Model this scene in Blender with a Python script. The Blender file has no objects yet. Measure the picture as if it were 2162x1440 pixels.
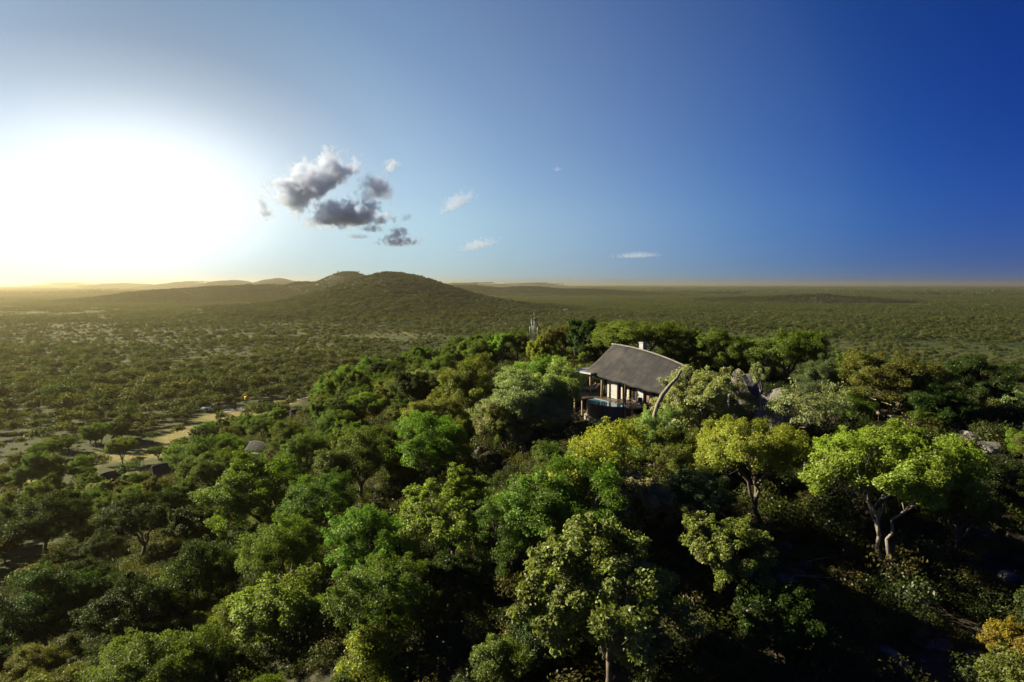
import bpy, math, random
import numpy as np
from mathutils import Vector, Matrix

# ------------------------------------------------------------------ camera, sky, sun, exposure
SC = bpy.context.scene
COL = SC.collection
PITCH = math.radians(4.76)
CAMZ = 50.0
FPX = 1442.0
cam_d = bpy.data.cameras.new('camera')
cam_d.lens = 24.0; cam_d.sensor_width = 36.0
cam_d.clip_start = 0.5; cam_d.clip_end = 120000.0
cam = bpy.data.objects.new('camera', cam_d)
cam.location = (0, 0, CAMZ); cam.rotation_euler = (math.pi/2 - PITCH, 0, 0)
COL.objects.link(cam); SC.camera = cam

SUN_AZ, SUN_EL = math.radians(-67.0), math.radians(23.0)
sun_dir = Vector((math.sin(SUN_AZ)*math.cos(SUN_EL), math.cos(SUN_AZ)*math.cos(SUN_EL), math.sin(SUN_EL)))
GLOW_AZ, GLOW_EL = math.radians(-28.5), math.radians(6.2)
glow_dir = (math.sin(GLOW_AZ)*math.cos(GLOW_EL), math.cos(GLOW_AZ)*math.cos(GLOW_EL), math.sin(GLOW_EL))

world = bpy.data.worlds.new('World'); SC.world = world; world.use_nodes = True
wn = world.node_tree.nodes; wl = world.node_tree.links; wn.clear()
def wnode(t, **kw):
    n = wn.new(t)
    for k, v in kw.items(): setattr(n, k, v)
    return n
sky = wnode('ShaderNodeTexSky', sky_type='NISHITA', sun_disc=False)
sky.sun_elevation = SUN_EL; sky.sun_rotation = SUN_AZ
sky.altitude = 1200; sky.air_density = 1.0; sky.dust_density = 0.4; sky.ozone_density = 3.0
tc = wnode('ShaderNodeTexCoord')
nrm = wnode('ShaderNodeVectorMath', operation='NORMALIZE'); wl.new(tc.outputs['Generated'], nrm.inputs[0])
# the sky falls off smoothly with the angle from the sun (a polarised, deep blue evening sky)
dot = wnode('ShaderNodeVectorMath', operation='DOT_PRODUCT'); wl.new(nrm.outputs[0], dot.inputs[0]); dot.inputs[1].default_value = glow_dir
ang = wnode('ShaderNodeMath', operation='ARCCOSINE'); wl.new(dot.outputs['Value'], ang.inputs[0])
mr = wnode('ShaderNodeMapRange'); wl.new(ang.outputs[0], mr.inputs['Value']); mr.inputs['From Min'].default_value = 0; mr.inputs['From Max'].default_value = math.radians(90)
ramp = wnode('ShaderNodeValToRGB'); wl.new(mr.outputs[0], ramp.inputs[0])
cr = ramp.color_ramp; cr.interpolation = 'B_SPLINE'
SKY_K = 0.65
SKY_RAMP = [(0.0,(0.22,0.32,0.36)),(0.12,(0.24,0.38,0.44)),(0.22,(0.85,0.88,0.92)),(0.36,(0.80,0.78,0.93)),(0.53,(0.14,0.38,0.84)),(0.70,(0.015,0.12,0.58)),(1.0,(0.012,0.10,0.50))]
while len(cr.elements) < len(SKY_RAMP): cr.elements.new(0.5)
for e, (p, c) in zip(cr.elements, SKY_RAMP): e.position = p; e.color = (c[0]*SKY_K*0.92, c[1]*SKY_K*1.06, c[2]*SKY_K*1.02, 1)
mul = wnode('ShaderNodeMix', data_type='RGBA', blend_type='MULTIPLY'); mul.inputs['Factor'].default_value = 1
wl.new(sky.outputs[0], mul.inputs[6]); wl.new(ramp.outputs[0], mul.inputs[7])
# cooler band of air just over the horizon
sep = wnode('ShaderNodeSeparateXYZ'); wl.new(nrm.outputs[0], sep.inputs[0])
rampe = wnode('ShaderNodeValToRGB'); wl.new(sep.outputs[2], rampe.inputs[0])
ce = rampe.color_ramp; ce.interpolation = 'EASE'
ce.elements[0].position = 0.0; ce.elements[0].color = (0.52, 0.68, 1.0, 1); ce.elements[1].position = 0.11; ce.elements[1].color = (1, 1, 1, 1)
mul2 = wnode('ShaderNodeMix', data_type='RGBA', blend_type='MULTIPLY'); mul2.inputs['Factor'].default_value = 1
wl.new(mul.outputs[2], mul2.inputs[6]); wl.new(rampe.outputs[0], mul2.inputs[7])
# bright hazy aureole round the low sun, wider than tall
dif = wnode('ShaderNodeVectorMath', operation='SUBTRACT'); wl.new(nrm.outputs[0], dif.inputs[0]); dif.inputs[1].default_value = glow_dir
sca = wnode('ShaderNodeVectorMath', operation='MULTIPLY'); wl.new(dif.outputs[0], sca.inputs[0]); sca.inputs[1].default_value = (1, 1, 1.75)
lng = wnode('ShaderNodeVectorMath', operation='LENGTH'); wl.new(sca.outputs[0], lng.inputs[0])
ramp2 = wnode('ShaderNodeValToRGB'); wl.new(lng.outputs['Value'], ramp2.inputs[0])
g = ramp2.color_ramp; g.interpolation = 'B_SPLINE'
GLOW_RAMP = [(0.0,1.0),(0.09,0.90),(0.17,0.58),(0.24,0.34),(0.33,0.18),(0.5,0.055),(0.9,0.0)]
while len(g.elements) < len(GLOW_RAMP): g.elements.new(0.5)
for e, (p, c) in zip(g.elements, GLOW_RAMP): e.position = p; e.color = (c, c*0.985, c*0.95, 1)
gs = wnode('ShaderNodeMix', data_type='RGBA', blend_type='MULTIPLY'); gs.inputs['Factor'].default_value = 1
wl.new(ramp2.outputs[0], gs.inputs[6]); gs.inputs[7].default_value = (7.2, 7.2, 7.2, 1)
add = wnode('ShaderNodeMix', data_type='RGBA', blend_type='ADD'); add.inputs['Factor'].default_value = 1
wl.new(mul2.outputs[2], add.inputs[6]); wl.new(gs.outputs[2], add.inputs[7])
# grey veil of dust low over the whole horizon
rampv = wnode('ShaderNodeValToRGB'); wl.new(sep.outputs[2], rampv.inputs[0])
cv = rampv.color_ramp; cv.interpolation = 'B_SPLINE'
VEIL = [(0.0,(0.34,0.44,0.42)),(0.03,(0.18,0.22,0.08)),(0.08,(0.05,0.05,0.0)),(0.2,(0,0,0))]
while len(cv.elements) < len(VEIL): cv.elements.new(0.5)
for e, (p, c) in zip(cv.elements, VEIL): e.position = p; e.color = (*c, 1)
add2 = wnode('ShaderNodeMix', data_type='RGBA', blend_type='ADD'); add2.inputs['Factor'].default_value = 1
wl.new(add.outputs[2], add2.inputs[6]); wl.new(rampv.outputs[0], add2.inputs[7])
bg = wnode('ShaderNodeBackground'); bg.inputs['Strength'].default_value = 0.05
wl.new(add2.outputs[2], bg.inputs['Color'])
out = wnode('ShaderNodeOutputWorld'); wl.new(bg.outputs[0], out.inputs['Surface'])

sun_d = bpy.data.lights.new('sun', 'SUN'); sun_d.energy = 5.0; sun_d.angle = math.radians(0.6); sun_d.color = (1.0, 0.85, 0.60)
sun = bpy.data.objects.new('sun', sun_d); COL.objects.link(sun)
sun.rotation_euler = sun_dir.to_track_quat('Z', 'Y').to_euler()

vs = SC.view_settings; vs.view_transform = 'Standard'; vs.look = 'None'; vs.exposure = 1.7; vs.gamma = 1.0; vs.use_curve_mapping = False
cy = SC.cycles
cy.use_denoising = True; cy.denoiser = 'OPENIMAGEDENOISE'
cy.max_bounces = 6; cy.diffuse_bounces = 3; cy.glossy_bounces = 2; cy.transmission_bounces = 3; cy.transparent_max_bounces = 6; cy.volume_bounces = 4
cy.sample_clamp_indirect = 4.0
cy.volume_step_rate = 0.4; cy.volume_max_steps = 256

# ------------------------------------------------------------------ helpers
def sstep(a, b, x):
    t = np.clip((np.asarray(x, float)-a)/(b-a), 0, 1); return t*t*(3-2*t)

def vnoise(x, y, seed=0):
    x = np.asarray(x, float); y = np.asarray(y, float)
    xi = np.floor(x).astype(np.int64); yi = np.floor(y).astype(np.int64); fx = x-xi; fy = y-yi
    def h(a, b):
        n = (a*374761393 + b*668265263 + seed*974634541) & 0x7fffffff
        n = ((n ^ (n >> 13))*1274126177) & 0x7fffffff
        return ((n ^ (n >> 16)) & 0xffff)/65535.0
    sx = fx*fx*(3-2*fx); sy = fy*fy*(3-2*fy)
    return (h(xi,yi)*(1-sx)+h(xi+1,yi)*sx)*(1-sy) + (h(xi,yi+1)*(1-sx)+h(xi+1,yi+1)*sx)*sy
def fbm(x, y, seed=0, octv=4):
    s = 0; a = 0.5; t = 0
    for k in range(octv):
        s = s + a*vnoise(np.asarray(x)*2**k, np.asarray(y)*2**k, seed+k*17); t += a; a *= 0.5
    return s/t

class NG:
    """tiny material builder"""
    def __init__(self, name):
        self.m = bpy.data.materials.new(name); self.m.use_nodes = True
        self.t = self.m.node_tree; self.t.nodes.clear()
        self.out = self.t.nodes.new('ShaderNodeOutputMaterial')
    def n(self, typ, ins=None, **kw):
        nd = self.t.nodes.new(typ)
        for k, v in kw.items(): setattr(nd, k, v)
        for k, v in (ins or {}).items(): self.set(nd.inputs[k], v)
        return nd
    def set(self, sock, v):
        if hasattr(v, 'is_output'): self.t.links.new(v, sock)
        elif isinstance(v, (tuple, list)) and len(v) == 3 and sock.type == 'RGBA': sock.default_value = (*v, 1)
        else: sock.default_value = v
    def ramp(self, fac, stops, interp='LINEAR'):
        r = self.n('ShaderNodeValToRGB', {0: fac}); e = r.color_ramp; e.interpolation = interp
        while len(e.elements) < len(stops): e.elements.new(0.5)
        for el, (p, c) in zip(e.elements, stops):
            el.position = p; el.color = (*c, 1) if isinstance(c, (tuple, list)) else (c, c, c, 1)
        return r.outputs[0]
    def noise(self, vec, scale, detail=4, rough=0.55):
        return self.n('ShaderNodeTexNoise', {'Vector': vec, 'Scale': scale, 'Detail': detail, 'Roughness': rough}).outputs['Fac']
    def mix(self, fac, a, b, mode='MIX'):
        n = self.n('ShaderNodeMix', data_type='RGBA', blend_type=mode)
        self.set(n.inputs[0], fac); self.set(n.inputs[6], a); self.set(n.inputs[7], b); return n.outputs[2]
    def math(self, op, a, b=0.0):
        n = self.n('ShaderNodeMath', operation=op); self.set(n.inputs[0], a); self.set(n.inputs[1], b); return n.outputs[0]
    def coord(self, which='Object', scale=None):
        c = self.n('ShaderNodeTexCoord').outputs[which]
        if scale is not None:
            mp = self.n('ShaderNodeMapping', {'Vector': c}); mp.inputs['Scale'].default_value = scale; c = mp.outputs[0]
        return c
    def principled(self, color, rough=0.8, metal=0.0, bump=None, bump_d=0.05, bump_s=0.6, spec=0.3, **kw):
        p = self.n('ShaderNodeBsdfPrincipled', {'Base Color': color, 'Roughness': rough, 'Metallic': metal, 'Specular IOR Level': spec})
        for k, v in kw.items(): self.set(p.inputs[k], v)
        if bump is not None:
            b = self.n('ShaderNodeBump', {'Height': bump, 'Distance': bump_d, 'Strength': bump_s}); self.t.links.new(b.outputs[0], p.inputs['Normal'])
        self.t.links.new(p.outputs[0], self.out.inputs['Surface']); return self.m

def plain_mat(name, c, rough=0.7, metal=0.0, var=0.25, scale=3.0, spec=0.3):
    g = NG(name); co = g.coord('Object'); f = g.noise(co, scale, 5)
    d = tuple(x*(1-var) for x in c); l = tuple(min(1, x*(1+var)) for x in c)
    return g.principled(g.ramp(f, [(0.3, d), (0.7, l)]), rough, metal, bump=f, bump_d=0.01, spec=spec)

def np_mesh(name, verts, faces, mat=None, smooth=False, attrs=None):
    """faces: (n,k) int array (all k the same)"""
    me = bpy.data.meshes.new(name); v = np.asarray(verts, np.float32); f = np.asarray(faces, np.int32)
    k = f.shape[1]
    me.vertices.add(len(v)); me.vertices.foreach_set('co', v.ravel())
    me.loops.add(f.size); me.loops.foreach_set('vertex_index', f.ravel())
    me.polygons.add(len(f)); me.polygons.foreach_set('loop_start', np.arange(0, f.size, k, dtype=np.int32))
    if smooth: me.polygons.foreach_set('use_smooth', np.ones(len(f), bool))
    for nm, arr in (attrs or {}).items():
        a = me.attributes.new(nm, 'FLOAT', 'POINT'); a.data.foreach_set('value', np.asarray(arr, np.float32))
    me.update(calc_edges=True); me.validate()
    if mat: me.materials.append(mat)
    return me

def link(name, data, parent=None, loc=(0,0,0), rot=(0,0,0), scale=(1,1,1)):
    o = bpy.data.objects.new(name, data); COL.objects.link(o)
    o.parent = parent; o.location = loc; o.rotation_euler = rot; o.scale = scale
    return o
def tag(o, label=None, cat=None, group=None, kind=None):
    for k, v in (('label', label), ('category', cat), ('group', group), ('kind', kind)):
        if v: o[k] = v
    return o

class MB:
    """collects boxes, tubes and patches into one mesh"""
    def __init__(self): self.v = []; self.f = []
    def poly(self, verts, faces):
        o = len(self.v); self.v += [tuple(p) for p in verts]; self.f += [tuple(o+i for i in f) for f in faces]; return self
    def box(self, x0, x1, y0, y1, z0, z1):
        return self.poly([(x0,y0,z0),(x1,y0,z0),(x1,y1,z0),(x0,y1,z0),(x0,y0,z1),(x1,y0,z1),(x1,y1,z1),(x0,y1,z1)],
                         [(0,3,2,1),(4,5,6,7),(0,1,5,4),(1,2,6,5),(2,3,7,6),(3,0,4,7)])
    def tube(self, pts, radii, n=6, cap=True):
        pts = [Vector(p) for p in pts]; o = len(self.v); ref = None
        if not hasattr(radii, '__len__'): radii = [radii]*len(pts)
        for i, p in enumerate(pts):
            d = (pts[min(i+1, len(pts)-1)]-pts[max(i-1, 0)]).normalized()
            if ref is None: ref = Vector((1,0,0)) if abs(d.x) < 0.8 else Vector((0,1,0))
            s = d.cross(ref).normalized(); t = s.cross(d); ref = t if abs(t.dot(d)) < .99 else ref
            ref = d.cross(s)*-1
            for k in range(n):
                a = 2*math.pi*k/n; self.v.append(tuple(p + (s*math.cos(a)+t*math.sin(a))*radii[i]))
        for i in range(len(pts)-1):
            for k in range(n):
                a = o+i*n+k; b = o+i*n+(k+1) % n; self.f.append((a, b, b+n, a+n))
        if cap:
            self.f.append(tuple(o+k for k in reversed(range(n)))); self.f.append(tuple(o+(len(pts)-1)*n+k for k in range(n)))
        return self
    def build(self, name, mat, parent=None, smooth=False, loc=(0,0,0), rot=(0,0,0)):
        me = bpy.data.meshes.new(name); me.from_pydata(self.v, [], self.f); me.update()
        if smooth: me.polygons.foreach_set('use_smooth', np.ones(len(me.polygons), bool))
        me.materials.append(mat); return link(name, me, parent, loc, rot)
#@@TERRAIN
# ------------------------------------------------------------------ terrain
CP = np.array([
 (-60,5,2),(-20,5,10),(10,5,20),(40,5,20),(80,5,2),
 (5,25,27.5),(20,25,29),(35,25,29.5),(55,25,28),
 (5,35,30),(20,38,31.5),(35,38,32.5),(55,38,32),
 (5,50,32),(18,50,34),(30,50,35),(45,50,35.5),(62,50,31),
 (5,65,33),(20,65,35),(35,65,36.5),(50,65,36),(68,65,28),
 (0,82,32),(8,80,34),(15,82,35.6),(28,80,36.5),(42,82,36),(60,84,28),
 (-4,100,33),(10,100,36.5),(25,100,36.5),(40,100,33),(55,104,22),
 (-10,120,30.5),(5,120,35),(20,120,34),(35,122,26),
 (-18,145,31),(0,145,36.5),(12,145,34),(25,148,26),
 (-25,170,27),(-8,172,28),(8,175,22),
 (-35,195,18),(-15,200,14),(-30,225,3),(0,225,2),(30,190,3),(50,160,2),(75,130,2),(90,90,3),(95,50,3),(90,20,4),
 (-8,25,22),(-20,25,16),(-35,25,10),(-55,25,5),(-80,25,0),
 (-8,45,26),(-22,45,19.5),(-38,45,13),(-60,48,6),(-85,48,0.5),
 (-10,65,26.5),(-25,68,19.5),(-42,70,12.5),(-62,72,6),(-88,72,0.5),
 (-12,85,27),(-26,90,20),(-44,92,12.5),(-62,95,6),(-88,98,0.5),
 (-20,115,27),(-34,118,20),(-50,122,12.5),(-70,125,5),(-95,125,0),
 (-34,145,25),(-50,150,16),(-68,152,8),(-95,155,0.5),
 (-45,172,20),(-62,178,11),(-80,185,4),(-105,185,0),
 (-60,205,6),(-80,215,1),(-55,235,0),(-120,60,0),(-120,150,0),(-110,10,0),(110,110,0),(60,210,0)], float)
def _tps():
    n = len(CP); d = np.linalg.norm(CP[:, None, :2]-CP[None, :, :2], axis=2)
    K = np.where(d > 0, d*d*np.log(d+1e-9), 0) + np.eye(n)*2.0
    P = np.c_[np.ones(n), CP[:, :2]]; A = np.zeros((n+3, n+3)); A[:n, :n] = K; A[:n, n:] = P; A[n:, :n] = P.T
    return np.linalg.solve(A, np.r_[CP[:, 2], 0, 0, 0])
_W = _tps()
# far hills: px column, distance, top height, half width across, half depth, exponent-ish
HILLS = [(838,1300,67,135,230),(955,1290,28,115,190),(1050,1270,10,130,150),(715,1330,28,120,190),(630,1350,10,130,150),
         (728,2050,83,95,210),(645,2080,55,80,190),(560,2080,46,115,190),(465,2030,41,140,190),(375,1980,34,125,170),(300,1920,19,120,150),(800,2150,62,95,200),(880,2150,34,120,180),
         (584,4000,84,150,400),(490,4100,76,190,400),(690,4300,74,220,400),(395,5200,68,260,500),(270,6200,60,330,600),(150,7600,60,420,700),
         (900,6000,60,350,500),(1010,6200,56,380,500),(1120,7000,54,480,500),(980,3000,44,190,200),(1110,3000,38,210,200),(1230,3050,26,220,180),(1330,3100,12,220,160),
         (1720,1850,19,120,120),(1620,1900,13,150,120),(1800,1850,11,120,100)]
def hx(px, Y): return (px-1081.0)/FPX*Y
def ground(x, y, detail=True):
    x = np.asarray(x, float); y = np.asarray(y, float); shp = np.broadcast(x, y).shape
    xf = np.broadcast_to(x, shp).ravel(); yf = np.broadcast_to(y, shp).ravel()
    z = np.zeros(xf.shape)
    m = (np.abs(xf) < 135) & (yf > -30) & (yf < 255)
    if m.any():
        xx, yy = xf[m], yf[m]; zz = np.zeros(xx.shape)
        for i0 in range(0, len(xx), 20000):
            a = xx[i0:i0+20000]; b = yy[i0:i0+20000]
            d = np.sqrt((a[:, None]-CP[None, :, 0])**2+(b[:, None]-CP[None, :, 1])**2)
            zz[i0:i0+20000] = np.where(d > 0, d*d*np.log(d+1e-9), 0) @ _W[:-3] + _W[-3]+_W[-2]*a+_W[-1]*b
        fade = sstep(135, 112, np.abs(xx))*sstep(-30, -8, yy)*sstep(255, 228, yy)
        zz = np.where(zz > 0, zz, 0.0)*fade
        if detail:
            zz = zz + sstep(2, 12, zz)*((fbm(xx/7, yy/7, 3)-0.5)*1.3)
        z[m] = zz
    far = yf > 700
    if far.any():
        xx, yy = xf[far], yf[far]; h = np.zeros(xx.shape)
        for (px, Y, top, hw, hd) in HILLS:
            q = ((xx-hx(px, Y))/hw)**2 + ((yy-Y)/hd)**2
            h = np.maximum(h, 0) ; g = top*np.exp(-q*0.8)
            h = np.where(g > 0.05, (h**4+g**4)**0.25, h)
        h = h*(1+0.18*(fbm(xx/90, yy/90, 9)-0.5))
        z[far] += h
    if detail: z = z + (fbm(xf/60, yf/60, 5)-0.5)*0.8*sstep(120, 260, np.hypot(xf, yf))
    return z.reshape(shp)
def ground1(x, y): return float(ground(np.array([x]), np.array([y]))[0])
CP_, SP_ = math.cos(PITCH), math.sin(PITCH)
def ray(px, py):
    a = (px-1081.0)/FPX; b = (720.0-py)/FPX
    return Vector((a, CP_ + b*SP_, b*CP_ - SP_))          # scaled so that depth along the axis is 1
def project(x, y, z):
    dz = z-CAMZ; dep = y*CP_ - dz*SP_; up = y*SP_ + dz*CP_
    return 1081+FPX*x/dep, 720-FPX*up/dep, dep
def hit(px, py, above=lambda dep: 0.0, d0=14.0, d1=4000.0):
    """first depth at which the ray comes within above(depth) of the ground"""
    r = ray(px, py); dep = np.exp(np.linspace(math.log(d0), math.log(d1), 900))
    X = r.x*dep; Y = r.y*dep; Z = CAMZ+r.z*dep
    g = ground(X, Y); hh = np.array([above(d) for d in dep])
    k = np.nonzero(Z-g-hh <= 0)[0]
    if len(k) == 0: return None
    k = k[0]; return float(X[k]), float(Y[k]), float(g[k]), float(dep[k])

# clearings of pale grass on the plain (x, y, radius x, radius y)
def px_ground(px, py):
    r = ray(px, py); t = -CAMZ/r.z; return r.x*t, r.y*t
def clearing(x, y):
    c = np.zeros(np.broadcast(x, y).shape)
    for (px, py, wpx, dy) in [(290,955,190,22),(420,905,200,18),(520,872,120,16),(590,850,120,12),(80,1010,110,20),(160,985,120,12),(380,925,120,14),(720,815,60,8),(330,1000,70,14),(250,1010,60,14),(470,880,120,10)]:
        X, Y = px_ground(px, py); a = wpx/2/FPX*Y; b = abs(px_ground(px, py-dy)[1]-px_ground(px, py+dy)[1])/2
        c = np.maximum(c, np.exp(-1.2*(((x-X)/a)**2+((y-Y)/b)**2)))
    # pale open band in front of the big hill
    for (px, py, wpx, dy) in [(740,712,260,14),(620,700,200,10),(860,705,160,9),(520,712,140,8),(680,735,140,8)]:
        X, Y = px_ground(px, py); a = wpx/2/FPX*Y; b = abs(px_ground(px, py-dy)[1]-px_ground(px, py+dy)[1])/2
        c = np.maximum(c, 0.42*np.exp(-1.0*(((x-X)/a)**2+((y-Y)/b)**2)))
    return c

def make_ground():
    nr, na = 330, 540
    rr = np.exp(np.linspace(math.log(4), math.log(30000), nr))
    # finer in front of the camera
    t = np.linspace(-1, 1, na, endpoint=False); aa = math.pi*(0.45*t+0.55*t**3)
    R, A = np.meshgrid(rr, aa, indexing='ij')
    X = R*np.sin(A); Y = R*np.cos(A); Z = ground(X, Y)
    v = np.c_[X.ravel(), Y.ravel(), Z.ravel()]; v = np.vstack([v, [[0, 0, ground1(0, 0)]]])
    i = np.arange(nr-1)[:, None]*na; j = np.arange(na)[None, :]; j2 = (j+1) % na
    f = np.stack([i+j, i+j2, i+na+j2, i+na+j], -1).reshape(-1, 4)[:, ::-1]
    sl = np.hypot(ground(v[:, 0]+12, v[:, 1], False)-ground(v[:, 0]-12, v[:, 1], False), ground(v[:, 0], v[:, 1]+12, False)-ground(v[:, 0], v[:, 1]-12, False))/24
    wood = sstep(0.02, 0.08, sl)*(np.hypot(v[:, 0], v[:, 1]) > 500)  # far wooded slopes: shade put into the ground colour through this mask
    cl = clearing(v[:, 0], v[:, 1]); rock = sstep(12, 30, v[:, 2])*(np.hypot(v[:, 0], v[:, 1]) < 260)
    g = NG('bush_soil_and_grass'); co = g.coord('Object')
    at = g.n('ShaderNodeAttribute', attribute_name='clearing').outputs['Fac']; ro = g.n('ShaderNodeAttribute', attribute_name='rock').outputs['Fac']
    n1 = g.noise(co, 0.05, 6, 0.6); n2 = g.noise(co, 0.9, 5, 0.6); n3 = g.noise(co, 0.006, 5, 0.6)
    veg = g.ramp(n2, [(0.3, (0.022,0.035,0.011)), (0.7, (0.045,0.058,0.017))])
    veg = g.mix(g.ramp(n3, [(0.42, 0.0), (0.62, 0.55)]), veg, (0.075,0.082,0.028))
    grass = g.ramp(n2, [(0.25, (0.11,0.11,0.035)), (0.75, (0.27,0.24,0.08))])
    fac = g.ramp(g.math('ADD', at, g.math('MULTIPLY', g.math('SUBTRACT', n1, 0.5), 0.9)), [(0.30, 0.0), (0.70, 1.0)])
    base = g.mix(fac, veg, grass)
    slope_shade = g.n('ShaderNodeAttribute', attribute_name='wood').outputs['Fac']; base = g.mix(slope_shade, base, (0.026,0.032,0.013))
    soil = g.ramp(n2, [(0.3, (0.018,0.018,0.012)), (0.55, (0.045,0.04,0.026)), (0.8, (0.10,0.095,0.08))])
    base = g.mix(ro, base, soil)
    m = g.principled(base, 0.95, bump=n2, bump_d=0.4, spec=0.1)
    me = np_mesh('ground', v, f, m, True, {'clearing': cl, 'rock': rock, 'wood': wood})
    tag(link('ground', me), kind='structure')
make_ground()
#@@HAZE
def make_haze():
    mb = MB(); mb.box(-31000, 31000, -31000, 31000, -1.5, 110)
    g = NG('evening_haze')
    v = g.n('ShaderNodeVolumePrincipled', {'Color': (0.98, 0.85, 0.54), 'Density': 9.0e-5, 'Anisotropy': 0.84})
    g.t.links.new(v.outputs[0], g.out.inputs['Volume'])
    tag(mb.build('haze', g.m), kind='stuff')
make_haze()
#@@TREES
# ------------------------------------------------------------------ foliage and bark
def leaf_material(fixed=None, name='leaves'):
    g = NG(name); oi = g.n('ShaderNodeObjectInfo'); col = oi.outputs['Color'] if fixed is None else (*fixed, 1.0); rnd = oi.outputs['Random']
    tone = g.n('ShaderNodeAttribute', attribute_name='tone').outputs['Fac']
    patch = g.noise(g.coord('Object'), 0.55, 3)
    hs = g.n('ShaderNodeHueSaturation', {'Color': col, 'Saturation': 1.0})
    g.set(hs.inputs['Hue'], g.math('ADD', g.math('ADD', 0.468, g.math('MULTIPLY', patch, 0.03)), g.math('MULTIPLY', g.math('ADD', g.math('MULTIPLY', rnd, 0.5), g.math('MULTIPLY', tone, 0.5)), 0.03)))
    g.set(hs.inputs['Value'], g.math('MULTIPLY', g.math('ADD', 0.55, g.math('MULTIPLY', tone, 0.9)), g.math('ADD', 0.55, g.math('MULTIPLY', patch, 0.9))))
    c = hs.outputs[0]
    d = g.n('ShaderNodeBsdfDiffuse', {'Color': c})
    t = g.n('ShaderNodeBsdfTranslucent', {'Color': g.mix(1.0, c, (1.08, 1.18, 0.45), 'MULTIPLY')})
    m1 = g.n('ShaderNodeMixShader', {0: 0.42, 1: d.outputs[0], 2: t.outputs[0]})
    gl = g.n('ShaderNodeBsdfGlossy', {'Color': (1, 1, 1), 'Roughness': 0.45})
    m2 = g.n('ShaderNodeMixShader', {0: 0.012, 1: m1.outputs[0], 2: gl.outputs[0]})
    g.t.links.new(m2.outputs[0], g.out.inputs['Surface']); return g.m
LEAF = leaf_material()
def bark(name, a, b):
    g = NG(name); co = g.coord('Object', (6, 6, 1.2)); f = g.noise(co, 2.0, 5)
    return g.principled(g.ramp(f, [(0.3, a), (0.7, b)]), 0.9, bump=f, bump_d=0.04, spec=0.15)
BARK = bark('grey_brown_bark', (0.05,0.04,0.03), (0.16,0.135,0.105))
PALE = bark('pale_bark', (0.09,0.08,0.065), (0.27,0.25,0.21))

def leaf_cloud(rng, centers, rads, n_each, L, W, crown_c, flat=0.75, tones=None, up=0.6):
    """leaf-shaped quads scattered round clump centres"""
    n = len(centers); idx = np.repeat(np.arange(n), n_each)
    d = rng.normal(size=(len(idx), 3)); d /= np.linalg.norm(d, axis=1)[:, None]
    r = rads[idx]*rng.random(len(idx))**0.45
    p = centers[idx] + d*r[:, None]*np.array([1, 1, flat])
    outw = p-crown_c; outw /= (np.linalg.norm(outw, axis=1)[:, None]+1e-6)
    nrm = 0.55*outw + np.array([0, 0, up]) + rng.normal(size=p.shape)*0.55; nrm /= np.linalg.norm(nrm, axis=1)[:, None]
    t = np.cross(nrm, rng.normal(size=p.shape)); t /= (np.linalg.norm(t, axis=1)[:, None]+1e-6)
    s = np.cross(nrm, t); sz = (0.65+0.7*rng.random(len(idx)))[:, None]
    fold = nrm*W*0.18*sz
    v = np.stack([p-t*L*0.5*sz, p+s*W*0.5*sz+fold, p+t*L*0.5*sz-nrm*L*0.12*sz, p-s*W*0.5*sz+fold], 1).reshape(-1, 3)
    f = np.arange(len(idx)*4).reshape(-1, 4)
    tone = np.clip((tones[idx] if tones is not None else 0.5) + rng.normal(size=len(idx))*0.16, 0, 1)
    return v, f, np.repeat(tone, 4)

def curve_pts(a, b, n, sag, rng, wob):
    a = np.array(a, float); b = np.array(b, float); t = np.linspace(0, 1, n)[:, None]
    p = a+(b-a)*t; mid = np.array([0, 0, 1.0])*sag*np.sin(np.pi*t)
    w = rng.normal(size=(n, 3))*wob*np.linalg.norm(b-a)*np.sin(np.pi*t); w[0] = 0; w[-1] = 0
    out = b-a; out[2] = 0
    return p+mid+w - out*0.12*np.sin(np.pi*t)

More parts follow.
